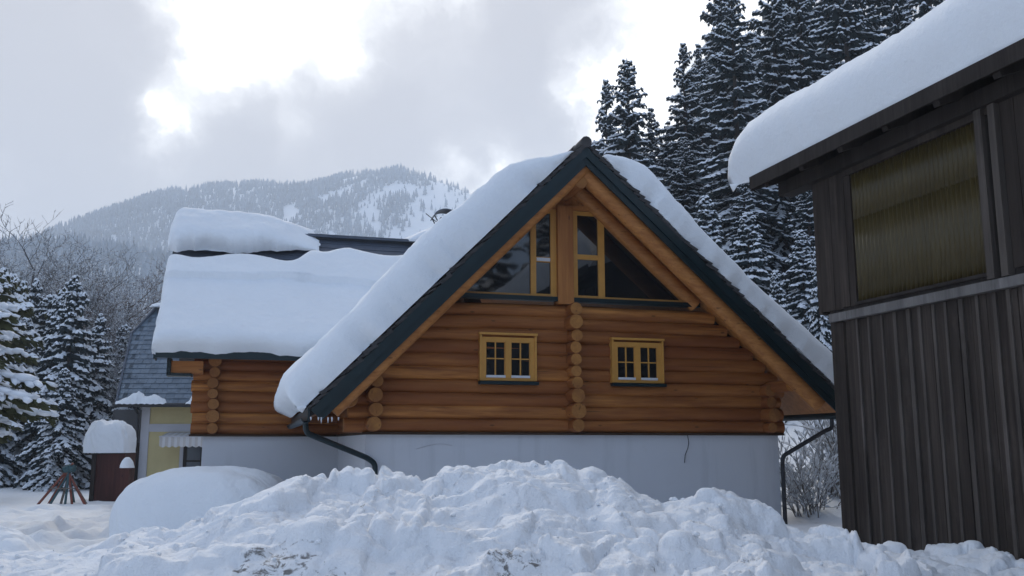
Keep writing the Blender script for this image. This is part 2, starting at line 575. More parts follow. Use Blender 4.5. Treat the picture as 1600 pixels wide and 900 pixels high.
def G(x, y):
    x = np.asarray(x, float); y = np.asarray(y, float)
    z = 0.05 * (fbm(x * .5, y * .5, 3, 4) - .5) + .10 * (fbm(x * .12, y * .12, 4, 3) - .5)
    z = z + .42 * sstep(x, 2.4, 4.2) * sstep(y, 6.5, 8.5) * (1 - sstep(y, 15, 19))
    z = z + 3.2 * sstep(y - .25 * x, 15.5, 25.5) * sstep(x, 4.6, 8.5) * (1 + .0 * x)
    z = z + .20 * np.maximum(0, y - 27) * sstep(x, 2, 12) * (1 - sstep(y, 60, 160) * .999)
    z = z + 9 * sstep(y, 60, 160) * sstep(x, 2, 12)
    z = z + .05 * np.maximum(0, np.minimum(y, 90) - 37) * (1 - sstep(x, -14, -6))
    z = z + .30 * sstep(x, -12, -9) * 0 + (1 - sstep(x, -4.5, -3)) * sstep(x, -13, -10) * (1 - sstep(y, 17, 24)) * (.42 * (fbm(x * .55, y * .55, 14, 4) - .42))
    lump = .16 * (fbm(x * 1.4, y * 1.4, 8, 4) - .5) * (1 - sstep(y, 25, 45))
    lump = lump + 1.3 * clump(x, y, 300) * (1 - sstep(x, -4, -2.5)) * (1 - sstep(y, 20, 30))
    if y.size > 1000:
        for k in range(46):
            t = k / 45; fx = -6.0 - 5.4 * t + .25 * math.sin(t * 9) + (.16 if k % 2 else -.16); fy = 11.5 + 16 * t
            lump = lump - .13 * np.exp(-((x - fx) ** 2 + ((y - fy) / 1.5) ** 2) / .028)
    # trodden path down the left yard
    pth = np.exp(-((x + 6.6 + .12 * (y - 12)) / .8) ** 2) * sstep(y, 5, 8) * (1 - sstep(y, 20, 24))
    return z + lump - .12 * pth


def build_ground():
    def axis(a, b, lo, hi, step, growth=1.22):
        core = list(np.arange(lo, hi + 1e-6, step))
        d = step; p = lo; left = []
        while p > a:
            d *= growth; p -= d; left.append(p)
        d = step; p = hi; right = []
        while p < b:
            d *= growth; p += d; right.append(p)
        return np.array(left[::-1] + core + right)
    xs = axis(-4000, 4000, -16, 16, .14); ys = axis(-1500, 5000, 3, 30, .14)
    X, Y = np.meshgrid(xs, ys)
    Zz = G(X, Y)
    me = np_mesh('snow_ground', np.stack([X, Y, Zz], -1).reshape(-1, 3), grid_faces(len(xs), len(ys)), M['snow'])
    tag(link('snow_ground', me), kind='structure')


build_ground()

# ------------------------------------------------------------------ hills and their forest
RIDGE_X = [-1600, -1050, -800, -699, -638, -586, -534, -449, -353, -321, -257, -171, -118, -69, 0, 106, 300, 700]
RIDGE_Z = [160, 215, 285, 326, 364, 386, 407, 415, 414, 411, 427, 439, 421, 399, 372, 335, 290, 240]


def mountain_h(x, y):
    rz = np.interp(x, RIDGE_X, RIDGE_Z)
    t = sstep(y, 640, 1520)
    spur = 46 * (fbm(x / 190, y / 520, 21, 4) - .5) * np.sin(np.pi * np.clip((y - 640) / 880, 0, 1))
    back = 1 - .5 * sstep(y, 1560, 2400)
    return np.where(y < 1520, rz * t ** .85 + spur, rz * back)


FOOT_X = [-1500, -700, -451, -406, -356, -310, -225, -112, 100, 400]
FOOT_Z = [150, 155, 161, 165, 168, 160, 146, 112, 60, 20]


def foot_h(x, y):
    rz = np.interp(x, FOOT_X, FOOT_Z)
    return rz * sstep(y, 330, 810) ** .9 * (1 - .9 * sstep(y, 815, 1100)) + 10 * (fbm(x / 90, y / 160, 31, 4) - .5) * sstep(y, 330, 500) - 3


def terrain(name, fn, x0, x1, y0, y1, nx, ny):
    xs = np.linspace(x0, x1, nx); ys = np.linspace(y0, y1, ny)
    X, Y = np.meshgrid(xs, ys)
    me = np_mesh(name, np.stack([X, Y, fn(X, Y)], -1).reshape(-1, 3), grid_faces(nx, ny), M['snow'])
    tag(link(name, me), kind='structure')


terrain('mountain', mountain_h, -1500, 650, 620, 2300, 170, 130)
terrain('foothill', foot_h, -1300, 350, 320, 1100, 120, 80)


def cone_forest(name, P, H, seed):
    """far conifers merged into one mesh: three stacked ragged skirts each"""
    rng = np.random.default_rng(seed)
    n = len(P); k = 5
    tiers = ((.02, .52, .20), (.30, .78, .15), (.56, 1.0, .10))
    Vs = []; Fs = []
    base = 0
    for lo, hi, rr in tiers:
        ang = rng.uniform(0, 6.28, (n, 1)) + np.arange(k) * 2 * np.pi / k
        r = rr * H[:, None] * rng.uniform(.7, 1.25, (n, k))
        ring = np.stack([P[:, None, 0] + r * np.cos(ang), P[:, None, 1] + r * np.sin(ang),
                         P[:, None, 2] + H[:, None] * (lo + rng.uniform(-.05, .05, (n, k)))], -1)
        tip = np.stack([P[:, 0], P[:, 1], P[:, 2] + H * hi], -1)[:, None, :]
        V = np.concatenate([ring, tip], 1).reshape(-1, 3)
        idx = np.arange(n)[:, None] * (k + 1) + base
        a = idx + np.arange(k); b = idx + (np.arange(k) + 1) % k; c = np.repeat(idx + k, k, 1)
        Vs.append(V); Fs.append(np.stack([a, b, c], -1).reshape(-1, 3))
        base += len(V)
    me = np_mesh(name, np.vstack(Vs), np.vstack(Fs), M['far_tree'], smooth=False)
    return tag(link(name, me), kind='stuff')


CLEARINGS = []        # (x, y, rx, ry, angle) open snow slopes on the mountain
def clear_mask(x, y):
    m = np.zeros_like(x)
    w = 14 * (fbm(x / 25, y / 40, 77, 3) - .5)
    for cx, cy, rx, ry, an in CLEARINGS:
        dx = (x - cx) * math.cos(an) + (y - cy) * math.sin(an) + w; dy = -(x - cx) * math.sin(an) + (y - cy) * math.cos(an) + w
        m = np.maximum(m, 1 - sstep((dx / rx) ** 2 + (dy / ry) ** 2, .55, 1.35))
    return m


CLEARINGS += [(-335, 1430, 34, 120, -.35), (-122, 1420, 60, 130, .35), (-75, 1380, 55, 140, .1), (-205, 1395, 24, 95, -.5),
              (-610, 1460, 30, 70, .3), (-235, 1270, 12, 60, -.6), (-150, 1250, 20, 90, -.7), (-95, 1200, 42, 130, -.1), (-430, 1430, 16, 55, 0), (-640, 1420, 95, 16, .75),
              (-290, 1180, 13, 60, 0.3), (-250, 1420, 10, 50, .4), (-380, 1330, 12, 60, -.2), (-500, 1400, 12, 50, .5), (-180, 1150, 12, 60, .3)]


def far_forests():
    rng = np.random.default_rng(5)
    n = 52000
    x = rng.uniform(-1000, 160, n); y = 700 + 850 * rng.random(n) ** .8
    gul = fbm(x / 60, y / 150, 55, 4)
    dens = sstep(gul, .24, .40) * (1 - .96 * clear_mask(x, y)) + .03
    keep = rng.random(n) < dens
    x, y = x[keep], y[keep]
    z = mountain_h(x, y) - .5
    H = (5 + 10 * rng.random(len(x)) ** 1.6) * (1 - .25 * sstep(y, 1400, 1520))
    o = cone_forest('mountain_forest', np.stack([x, y, z], -1), H, 6)
    tag(o, 'frost covered forest blanketing the distant mountain slope', 'forest')
    n = 9000
    x = rng.uniform(-720, -60, n); y = rng.uniform(340, 830, n)
    z = foot_h(x, y) - .5
    o = cone_forest('foothill_forest', np.stack([x, y, z], -1), rng.uniform(8, 17, n), 9)
    tag(o, 'blue hazy conifer wood on the low hill at the left', 'forest')


far_forests()

# haze between here and the far slopes
hz = MB(); hz.box(-3900, 3900, -1400, 4800, -6, 482)
hm = bpy.data.materials.new('valley_haze'); hm.use_nodes = True
ht = NT(hm.node_tree)
pv = ht.n('ShaderNodeVolumePrincipled', {'Color': (.80, .89, 1.0, 1), 'Density': 0.00056, 'Anisotropy': 0.35})
ho = ht.n('ShaderNodeOutputMaterial')
ht.t.links.new(pv.outputs[0], ho.inputs['Volume'])
tag(hz.build('haze', hm), 'pale winter haze filling the valley', 'haze', kind='stuff')

# ------------------------------------------------------------------ trees
def spruce_arrays(seed, H, Rr, start=.05, snow=1.0, step=.5, sag=1.0, k=4.6, padw=1.0):
    rng = random.Random(seed)
    nv, nf = [], []       # needles (quads)
    sv, sf = [], []       # snow (quads)

    def quad(V, F, a, b, c, d):
        i = len(V); V.extend((a, b, c, d)); F.append((i, i + 1, i + 2, i + 3))

    def pad(e0, e1, side, w, h):
        """a lump of snow lying along a bough: keel-shaped, six faces"""
        if padw > 1.5:
            d_ = (e1 - e0); ln = d_.length * .62; d_.normalize(); c_ = (e0 + e1) / 2 + Vector((0, 0, h * .3)); up_ = side.cross(d_)
            if up_.z < 0: up_ = -up_
            b_ = len(sv)
            sv.extend(c_ + d_ * (v_[0] * ln * rng.uniform(.85, 1.2)) + side * (v_[1] * w * rng.uniform(.85, 1.2)) + up_ * (v_[2] * h * .9) for v_ in ICO_V)
            sf.extend((b_ + int(f_[0]), b_ + int(f_[1]), b_ + int(f_[2]), b_ + int(f_[2])) for f_ in ICO_F)
            return
        m = e0.lerp(e1, rng.uniform(.4, .65)); up = Vector((0, 0, h)); dn = Vector((0, 0, -h * .35))
        l, r, t = m + side * w + dn, m - side * w + dn, m + up
        tl, tr = m + side * w * .55 + up * .8, m - side * w * .55 + up * .8
        quad(sv, sf, e0, l, e1, tl); quad(sv, sf, e0, tl, e1, t); quad(sv, sf, e0, t, e1, tr); quad(sv, sf, e0, tr, e1, r)
    z = start * H
    prof = 1 - math.exp(-k)
    while z < H * .994:
        fr = z / H
        n = 6 if fr < .75 else 5
        ph = rng.uniform(0, 6.28)
        whorl = rng.uniform(.82, 1.12)
        for q_ in range(n):
            if rng.random() < .13: continue
            az = ph + q_ * 6.283 / n + rng.uniform(-.35, .35)
            L = Rr * (1 - math.exp(-(1 - fr) * k)) / prof * whorl * rng.uniform(.6, 1.2) * (1 if fr > start + .06 else .7) + .03
            pit = R(-30 + 62 * fr ** 2.2 + rng.uniform(-9, 9)) * sag
            ca, sa = math.cos(az), math.sin(az)
            zz = z + rng.uniform(-.2, .2) * step
            ns = 6 if L > 1.1 else (4 if L > .55 else 3)
            P = []
            for i in range(ns + 1):
                t = i / ns
                rr = L * t * (1 - .10 * t)
                h = L * (math.tan(pit) * .85 * t - .26 * t * t + .17 * t ** 4)
                P.append(Vector((ca * rr, sa * rr, zz + h)))
            rad = Vector((ca, sa, 0)); side = Vector((-sa, ca, 0))
            for i in range(ns):
                a, b = P[i], P[i + 1]; t = (i + .6) / ns
                for q in range(2):      # hanging sprays under the bough
                    hl = (.08 + .17 * (1 - t)) * rng.uniform(.5, 1.5) * min(1, L)
                    dn = Vector((rng.uniform(-.06, .06), rng.uniform(-.06, .06), -hl)) + side * rng.uniform(-.12, .12)
                    quad(nv, nf, a, b, b + dn * rng.uniform(.4, 1), a + dn)
                if i == 0 and L > .8: continue
                for s in (-1, 1):
                    for q in range(2 if L > 1.2 else 1):
                        tl = (.13 + .30 * L * (1 - .75 * t)) * rng.uniform(.55, 1.15)
                        d = (rad * rng.uniform(.5, .95) + side * s * rng.uniform(.6, .95)).normalized()
                        o = a.lerp(b, rng.random())
                        tip = o + d * tl + Vector((0, 0, -tl * rng.uniform(.2, .6)))
                        mid = o.lerp(tip, .45)
                        wv = d.cross(Vector((0, 0, 1))) * (.05 + .09 * tl)
                        dz = Vector((0, 0, rng.uniform(.03, .10) + .07 * tl))
                        quad(nv, nf, o, mid + wv - dz, tip - dz * .4, mid - wv - dz)
                        quad(nv, nf, o, mid - dz * 2.2, tip - dz * 1.8, mid)
                        if rng.random() < .72 * snow:
                            pad(o.lerp(tip, rng.uniform(-.05, .25)), o.lerp(tip, rng.uniform(.8, 1.08)), wv.normalized(), (.055 + .13 * tl) * rng.uniform(.6, 1.25), rng.uniform(.04, .09))
            if rng.random() < .92 * snow:
                i0 = 0 if L < .8 else rng.choice((0, 1, 1))
                for i in range(i0, ns):
                    if rng.random() < .14: continue
                    t = (i + .5) / ns
                    w = (.06 + .075 * min(L, 2.4) * (1.1 - .7 * t)) * rng.uniform(.7, 1.5) * padw
                    pad(P[i].lerp(P[i + 1], -.25), P[i].lerp(P[i + 1], 1.25), side, w, padw * rng.uniform(.06, .14) * min(1, .5 + L * .4))
        z += step * (1.0 if fr < .75 else .68) * rng.uniform(.75, 1.3)
    top = Vector((0, 0, H))
    for q in range(3):
        an = q * 2.1; w = Vector((math.cos(an), math.sin(an), 0)) * .06
        quad(nv, nf, Vector((0, 0, H * .965)) + w, top, top, Vector((0, 0, H * .965)) - w)
    return [np.array([tuple(p) for p in nv]), np.array(nf), np.array([tuple(p) for p in sv]), np.array(sf)]


def spruce_variant(name, seed, H, Rr, needle='needle', **kw):
    nv, nf, sv, sf = spruce_arrays(seed, H, Rr, **kw)
    crown = np_mesh('crown', nv, nf, M[needle], smooth=False)
    if kw.get('padw', 1) > 1.5:
        sb = MB(); sb.add(sv, [tuple(dict.fromkeys(f)) for f in sf]); sn = sb.mesh('branch_snow', M['twig_snow'])
        sn.polygons.foreach_set('use_smooth', [True] * len(sn.polygons))
    else:
        sn = np_mesh('branch_snow', sv, sf, M['twig_snow'], smooth=False)
    tb = MB(); tb.tube([(0, 0, -1.2), (0.02, 0, H * .3), (0, .02, H * .65), (0, 0, H * .99)], [H * .0125, H * .010, H * .006, .012], 8)
    return dict(H=H, parts=[('trunk', tb.mesh('trunk', M['bark'], True)), ('crown', crown), ('branch_snow', sn)])


def bare_arrays(seed, H, levels=5, stems=1, spread=.55, frost=1.0, lumps=False, first=.25, up=.35):
    rng = random.Random(seed)
    tv, tf, sv, sf = [], [], [], []

    def tubeseg(V, F, pts, rads, n=3):
        b = len(V)
        for i, (p, r) in enumerate(zip(pts, rads)):
            d = (pts[min(i + 1, len(pts) - 1)] - pts[max(i - 1, 0)]).normalized()
            x = d.cross(Vector((.31, .17, .93)))
            if x.length < .05: x = d.cross(Vector((1, 0, 0)))
            x.normalize(); y = d.cross(x)
            for k in range(n):
                an = 6.283 * k / n
                V.append(p + (x * math.cos(an) + y * math.sin(an)) * r)
        for i in range(len(pts) - 1):
            for k in range(n):
                F.append((b + i * n + k, b + i * n + (k + 1) % n, b + (i + 1) * n + (k + 1) % n, b + (i + 1) * n + k))

    def grow(p, d, L, r, lv):
        ns = 4 if lv < 3 else 3
        pts = [p]; dd = d.copy()
        for i in range(ns):
            dd = (dd + Vector((rng.gauss(0, .14), rng.gauss(0, .14), rng.gauss(0, .10) + (.07 if lv > 0 else .02)))).normalized()
            pts.append(pts[-1] + dd * L / ns)
        rads = [r * (1 - .72 * i / ns) for i in range(ns + 1)]
        tubeseg(tv, tf, pts, rads, 6 if lv == 0 else (4 if lv == 1 else 3))
        if lv >= 1 and frost > 0:
            for i in range(ns):
                if rng.random() > frost: continue
                a, b = pts[i], pts[i + 1]; dr = b - a
                hz_ = Vector((dr.x, dr.y, 0)).length / max(1e-6, dr.length)
                if hz_ < .25: continue
                sd = dr.cross(Vector((0, 0, 1)))
                if sd.length < 1e-5: continue
                sd.normalize()
                w = (rads[i] * 1.1 + .012) * rng.uniform(.7, 1.7) * (1.7 if lumps else 1)
                h = rads[i] + (.02 + .03 * rng.random()) * (1.9 if lumps else 1)
                bi = len(sv); mm = a.lerp(b, .5)
                sv.extend((a, mm + sd * w, b, mm + Vector((0, 0, h)), mm - sd * w))
                sf.append((bi, bi + 1, bi + 2, bi + 3)); sf.append((bi, bi + 3, bi + 2, bi + 4))
        if lumps and lv >= 2:
            for q in range(3 if lv == 3 else 2):
                c = pts[rng.randrange(1, ns + 1)] + Vector((rng.gauss(0, .04), rng.gauss(0, .04), .02)); bi = len(sv)
                r_ = lumps * rng.uniform(.5, 1.4); o6 = [Vector((r_ * rng.uniform(.7, 1.4), 0, 0)), Vector((0, r_ * rng.uniform(.7, 1.4), 0)), Vector((-r_, 0, 0)), Vector((0, -r_, 0))]
                up_, dn_ = Vector((0, 0, r_ * .8)), Vector((0, 0, -r_ * .35))
                sv.extend([c + w_ for w_ in o6] + [c + up_ + o6[0] * .2, c + dn_])
                for j in range(4):
                    sf.append((bi + j, bi + (j + 1) % 4, bi + 4, bi + 4)); sf.append((bi + (j + 1) % 4, bi + j, bi + 5, bi + 5))
        if lv + 1 < levels:
            n = {0: 14, 1: 7, 2: 5, 3: 3}[lv]
            if lumps: n += 1
            for k in range(n):
                t = first + (1 - first) * (k + rng.random()) / n if lv == 0 else .2 + .8 * (k + rng.random()) / n
                i = min(ns - 1, int(t * ns)); q = pts[i].lerp(pts[i + 1], t * ns - i)
                ax = (pts[i + 1] - pts[i]).normalized()
                rv = Vector((rng.gauss(0, 1), rng.gauss(0, 1), rng.gauss(0, .6))); rv -= ax * rv.dot(ax); rv.normalize()
                nd = (ax * (1 - spread) + rv * spread * rng.uniform(.8, 1.3) + Vector((0, 0, up * .4))).normalized()
                grow(q, nd, L * (.46 if lv == 0 else .52) * rng.uniform(.7, 1.15) * (1.15 - .55 * t if lv == 0 else 1), max(.011, rads[i] * .5), lv + 1)
    for s in range(stems):
        if stems == 1:
            grow(Vector((0, 0, -.3)), Vector((0, 0, 1)), H, H * .013, 0)
        else:
            an = rng.uniform(0, 6.28); ti = rng.uniform(.1, .55)
            grow(Vector((rng.gauss(0, .25), rng.gauss(0, .25), -.2)), Vector((math.cos(an) * ti, math.sin(an) * ti, 1)).normalized(), H * rng.uniform(.6, 1), .022, 1)
    f = lambda a: np.array([tuple(p) for p in a])
    return f(tv), np.array(tf), f(sv), np.array(sf)


def bare_variant(name, seed, H, bark='twig', snowmat='frost', trunk_split=True, **kw):
    tv, tf, sv, sf = bare_arrays(seed, H, **kw)
    parts = []
    if trunk_split:
        nt = 6 * 4          # first tube = the trunk
        parts.append(('trunk', np_mesh('trunk', tv[:30], tf[:nt], M['bark_grey'], True)))
        parts.append(('crown', np_mesh('crown', tv, tf[nt:], M[bark], False)))
    else:
        parts.append(('branches', np_mesh('branches', tv, tf, M[bark], False)))
    parts.append(('branch_snow', np_mesh('branch_snow', sv, sf, M[snowmat], False)))
    return dict(H=H, parts=parts)


def plant(name, var, x, y, top, label, cat='tree', group=None, rz=None, base=None, wide=1.0, rng=random.Random(99)):
    """one tree: an Empty at its foot with trunk, crown and snow meshes"""
    z0 = float(G(x, y)) if base is None else base
    h = top - z0
    t = thing(name, label, cat, (x, y, z0 - .05), rng.uniform(0, 6.28) if rz is None else rz, group)
    s = h / var['H']
    t.scale = (s * wide, s * wide, s)
    for pn, me in var['parts']:
        o = bpy.data.objects.new(pn, me)
        C.objects.link(o)
        o.parent = t
    return t


SP = [spruce_variant('s0', 11, 22, 3.0, k=3.3), spruce_variant('s1', 23, 22, 2.6, start=.08, k=3.9), spruce_variant('s2', 37, 22, 3.2, start=.04, sag=1.15, k=3.1), spruce_variant('s3', 51, 22, 2.75, snow=.9, start=.12, k=2.9, step=.6)]
SPS = [spruce_variant('t0', 61, 8.5, 1.7, step=.32, start=.04, k=2.4), spruce_variant('t1', 67, 8.5, 1.95, step=.34, start=.05, snow=1.1, k=2.6)]
PINE = spruce_variant('p0', 71, 8, 2.3, needle='needle_olive', step=.40, start=.42, snow=1.2, sag=.8)
PINE_NEAR = spruce_variant('p1', 73, 8, 2.6, needle='needle_olive', step=.42, start=.40, snow=1.1, sag=.6, padw=1.7)
BARE = [bare_variant('b0', 5, 12, frost=.5), bare_variant('b1', 8, 12, bark='twig_brown', frost=.4), bare_variant('b2', 14, 12, spread=.62, frost=.5)]
for q_ in BARE:
    q_['H'] = max(v_.co.z for v_ in q_['parts'][1][1].vertices) * .97
LADEN = [bare_variant('l0', 19, 11, bark='twig', snowmat='twig_snow', lumps=.085, spread=.62, first=.08, levels=4), bare_variant('l1', 29, 11, bark='twig', snowmat='twig_snow', lumps=.085, first=.08, levels=4)]
M['twig_pale'] = m_plain('rimed_twigs', (.20, .185, .175), .85, .3, 3, 0)
BUSH = [bare_variant('u0', 33, 2.6, bark='twig_pale', snowmat='twig_snow', trunk_split=False, stems=26, frost=1.0, lumps=.05, up=.2, levels=3),
        bare_variant('u1', 39, 2.6, bark='twig_pale', snowmat='twig_snow', trunk_split=False, stems=30, frost=1.0, lumps=.055, up=.1, levels=3)]


def plant_trees():
    # tall spruces behind the log house, left to right
    rows = [(5.5, 42, 20.1, 0, 1.15, 'tall snowy spruce with the pointed tip just right of the log house ridge'),
            (4.9, 46, 20.6, 1, .9, 'thin snowy spruce half hidden behind the first spruce right of the ridge'),
            (8.6, 44, 21.7, 1, 1.05, 'snowy spruce, left one of the close pair above the right roof slope'),
            (10.0, 47, 23.1, 3, 1.0, 'snowy spruce, right one of the close pair above the right roof slope'),
            (10.1, 40, 22.8, 0, 1.12, 'broad snowy spruce whose tip touches the top edge beside the last gap of sky'),
            (12.6, 42, 25.2, 2, .85, 'tall snowy spruce directly right of the last gap of sky'),
            (15.2, 46, 28.0, 3, 1.0, 'second snowy spruce to the right of the last gap of sky'),
            (14.9, 39, 25.4, 1, 1.0, 'snowy spruce rising behind the snow nose of the barn roof'),
            (17.7, 44, 27.5, 0, .95, 'snowy spruce above the left third of the barn roof snow'),
            (21.2, 48, 29.2, 2, .9, 'snowy spruce above the middle of the barn roof snow'),
            (20.2, 42, 28.4, 3, 1.0, 'snowy spruce leaning over the barn roof snow near the top edge'),
            (25.8, 50, 32, 1, 1.0, 'snowy spruce last to the right above the barn roof')]
    for x, y, top, v, w, lab in rows:
        plant('spruce_tree', SP[v], x, y, top, lab, group='snowy spruces behind the log house', wide=w)
    rng = random.Random(4)
    g = 'spruces deep in the wood behind the log house'
    for i in range(44):
        y = rng.uniform(50, 84); x = rng.uniform(.20, .60) * y * (1 if i % 3 else .9)
        x = max(x, .215 * y + 1.0)
        plant('spruce_tree', SP[i % 4], x, y, float(G(x, y)) + rng.uniform(17, 24), 'snow dusted spruce standing deep in the dense wood behind the log house', group=g, wide=rng.uniform(.9, 1.25))
    for x, y, h in ((7.3, 46.5, 19.3), (6.9, 50, 19.2), (7.9, 45, 18), (4.4, 53, 16), (8.3, 43, 16.5), (7.6, 51, 18.5), (9.0, 40.5, 14), (3.9, 49, 13.5), (6.6, 49, 13.5), (8.0, 52, 15), (11.2, 50, 16), (9.6, 55, 16), (12.5, 36, 14), (15, 34, 15), (11, 33.5, 12.5), (17.5, 37, 15.5), (13.2, 31, 12), (9.8, 38, 13.5)):
        plant('spruce_tree', SP[int(x) % 4], x, y, h, 'shorter spruce filling the wood between house roof and barn', group='shorter spruces filling the wood by the barn', wide=1.25)
    for i, (x, y, top, lab) in enumerate(((7.3, 34, 11.0, 'bushy snow covered spruce nearest the right roof slope'), (8.6, 33, 10.2, 'bushy snow covered spruce between the right roof slope and the wood'),
                                          (10.2, 32, 9.2, 'bushy low spruce beneath the snow nose of the barn roof'))):
        plant('spruce_tree', SPS[i % 2], x, y, top, lab, wide=1.15)
    plant('young_spruce', SPS[1], 7.5, 26, 6.7, 'young spruce plastered with snow above the right eave of the log house', wide=.8)
    plant('young_spruce', SPS[0], 8.35, 25, 7.1, 'slim young spruce plastered with snow against the barn corner', wide=.55)
    for i, (x, y, h, lab) in enumerate(((6.15, 19.8, 1.7, 'bare twiggy shrub with snow beside the right downspout'), (7.2, 20.6, 2.6, 'tallest bare shrub with snow in the gap between house and barn'),
                                        (7.5, 18.4, 1.2, 'low bush heaped with snow at the foot of the barn corner'))):
        plant('snowy_shrub', BUSH[i % 2], x, y, float(G(x, y)) + h, lab, 'shrub', 'snowy shrubs between house and barn')
    # left side: spruces, an olive pine, thin trunks, frosty bare trees
    left = [(-17.2, 36, 8.3, 0, 1.0, 'slim snowy spruce with the tallest pointed tip left of the slate roof'),
            (-19.0, 38.5, 8.0, 1, .8, 'snowy spruce just left of the slimmest pointed one'),
            (-20.6, 37, 8.8, 0, .9, 'snowy spruce third from the slate roof at the left'),
            (-16.6, 34.5, 4.6, 1, 1.0, 'small snowy spruce behind the leaning poles'),
            (-15.5, 38, 6.0, 1, .9, 'snowy spruce behind the red shed, darker and shorter than its neighbours')]
    for x, y, top, v, w, lab in left:
        plant('spruce_tree', SPS[v], x, y, top, lab, group='snowy spruces at the left', wide=w)
    for x, y, top in ((-18.1, 40.5, 7.4), (-19.9, 42, 8.4), (-21.6, 43, 8.8), (-22.9, 44, 9.6), (-17.2, 42.5, 6.3), (-24.6, 45, 10.2), (-23.5, 41.5, 8.6), (-26.5, 46, 10.8), (-18.9, 45, 7.6), (-20.8, 39.5, 7.2)):
        plant('spruce_tree', SPS[int(y) % 2], x, y, top, 'snowy spruce packed in the dense wood at the left edge', group='snowy spruces of the left wood', wide=rng.uniform(.8, 1.1))
    plant('pine_tree', PINE_NEAR, -10.15, 17, 5.15, 'nearest pine with heavy snow pillows on its boughs, cut by the left edge', rz=2.0, wide=1.15)
    for i, (x, y, top) in enumerate(((-14.6, 26, 6.6), (-16.3, 28.5, 7.2))):
        plant('pine_tree', PINE, x, y, top, ('olive green pine heaped with snow at the left edge', 'olive green pine behind the one at the left edge')[i])
    for i, (x, y, top) in enumerate(((-21.5, 40, 9.0), (-22.6, 41, 9.5), (-23.4, 39, 9.2), (-20.3, 41.5, 8.8), (-24.3, 42, 9.6))):
        plant('pine_tree', PINE, x, y, top, 'thin tall conifer with a bare lower trunk at the left wood edge', group='thin conifers with bare trunks', wide=.62)
    rng = random.Random(12)
    spots = [(-33.1, 60, 15.4), (-31.5, 57, 14.4), (-30, 61, 14.6), (-27.6, 55, 12.4), (-26, 58, 12.0), (-21.6, 50, 11.0), (-20.2, 49, 10.4), (-18.8, 47, 9.0), (-22.8, 52, 11.2), (-34.5, 62, 15.4), (-29, 54, 12.6), (-21, 47, 9.6),
             (-24, 56, 11), (-19.6, 53, 9.0), (-17.6, 50, 7.6), (-18.4, 56, 8), (-22, 60, 9.6), (-16.4, 46, 6.4), (-29, 66, 13), (-35, 65, 14.6), (-25, 50, 10.5), (-19.3, 44, 8.3), (-17.8, 42, 7.0), (-16.7, 41, 5.8)]
    for i, (x, y, top) in enumerate(spots):
        v = BARE[1] if (i in (5, 6, 12)) else BARE[(0, 2)[i % 2]]
        plant('frosty_tree', v, x, y, top, 'leafless tree grey with frost in the thicket at the left', group='frosty leafless trees at the left', wide=rng.uniform(1.0, 1.35))
    # the wood behind the photographer that the gable glazing mirrors
    for i, (x, y, h) in enumerate(((14, -30, 17), (19, -24, 19), (24, -20, 18), (30, -22, 21), (9, -34, 18), (27, -12, 16), (34, -14, 20), (4, -36, 19), (21, -14, 17), (17, -19, 19), (13, -24, 20), (24, -27, 23), (29, -17, 21), (10, -27, 19), (37, -6, 19), (32, -4, 17), (26, -6, 15), (40, -16, 24))):
        plant('spruce_tree', SP[i % 4], x, y, h, 'dark spruce across the road, seen mirrored in the gable glass', group='spruces mirrored in the gable glass', wide=1.3)


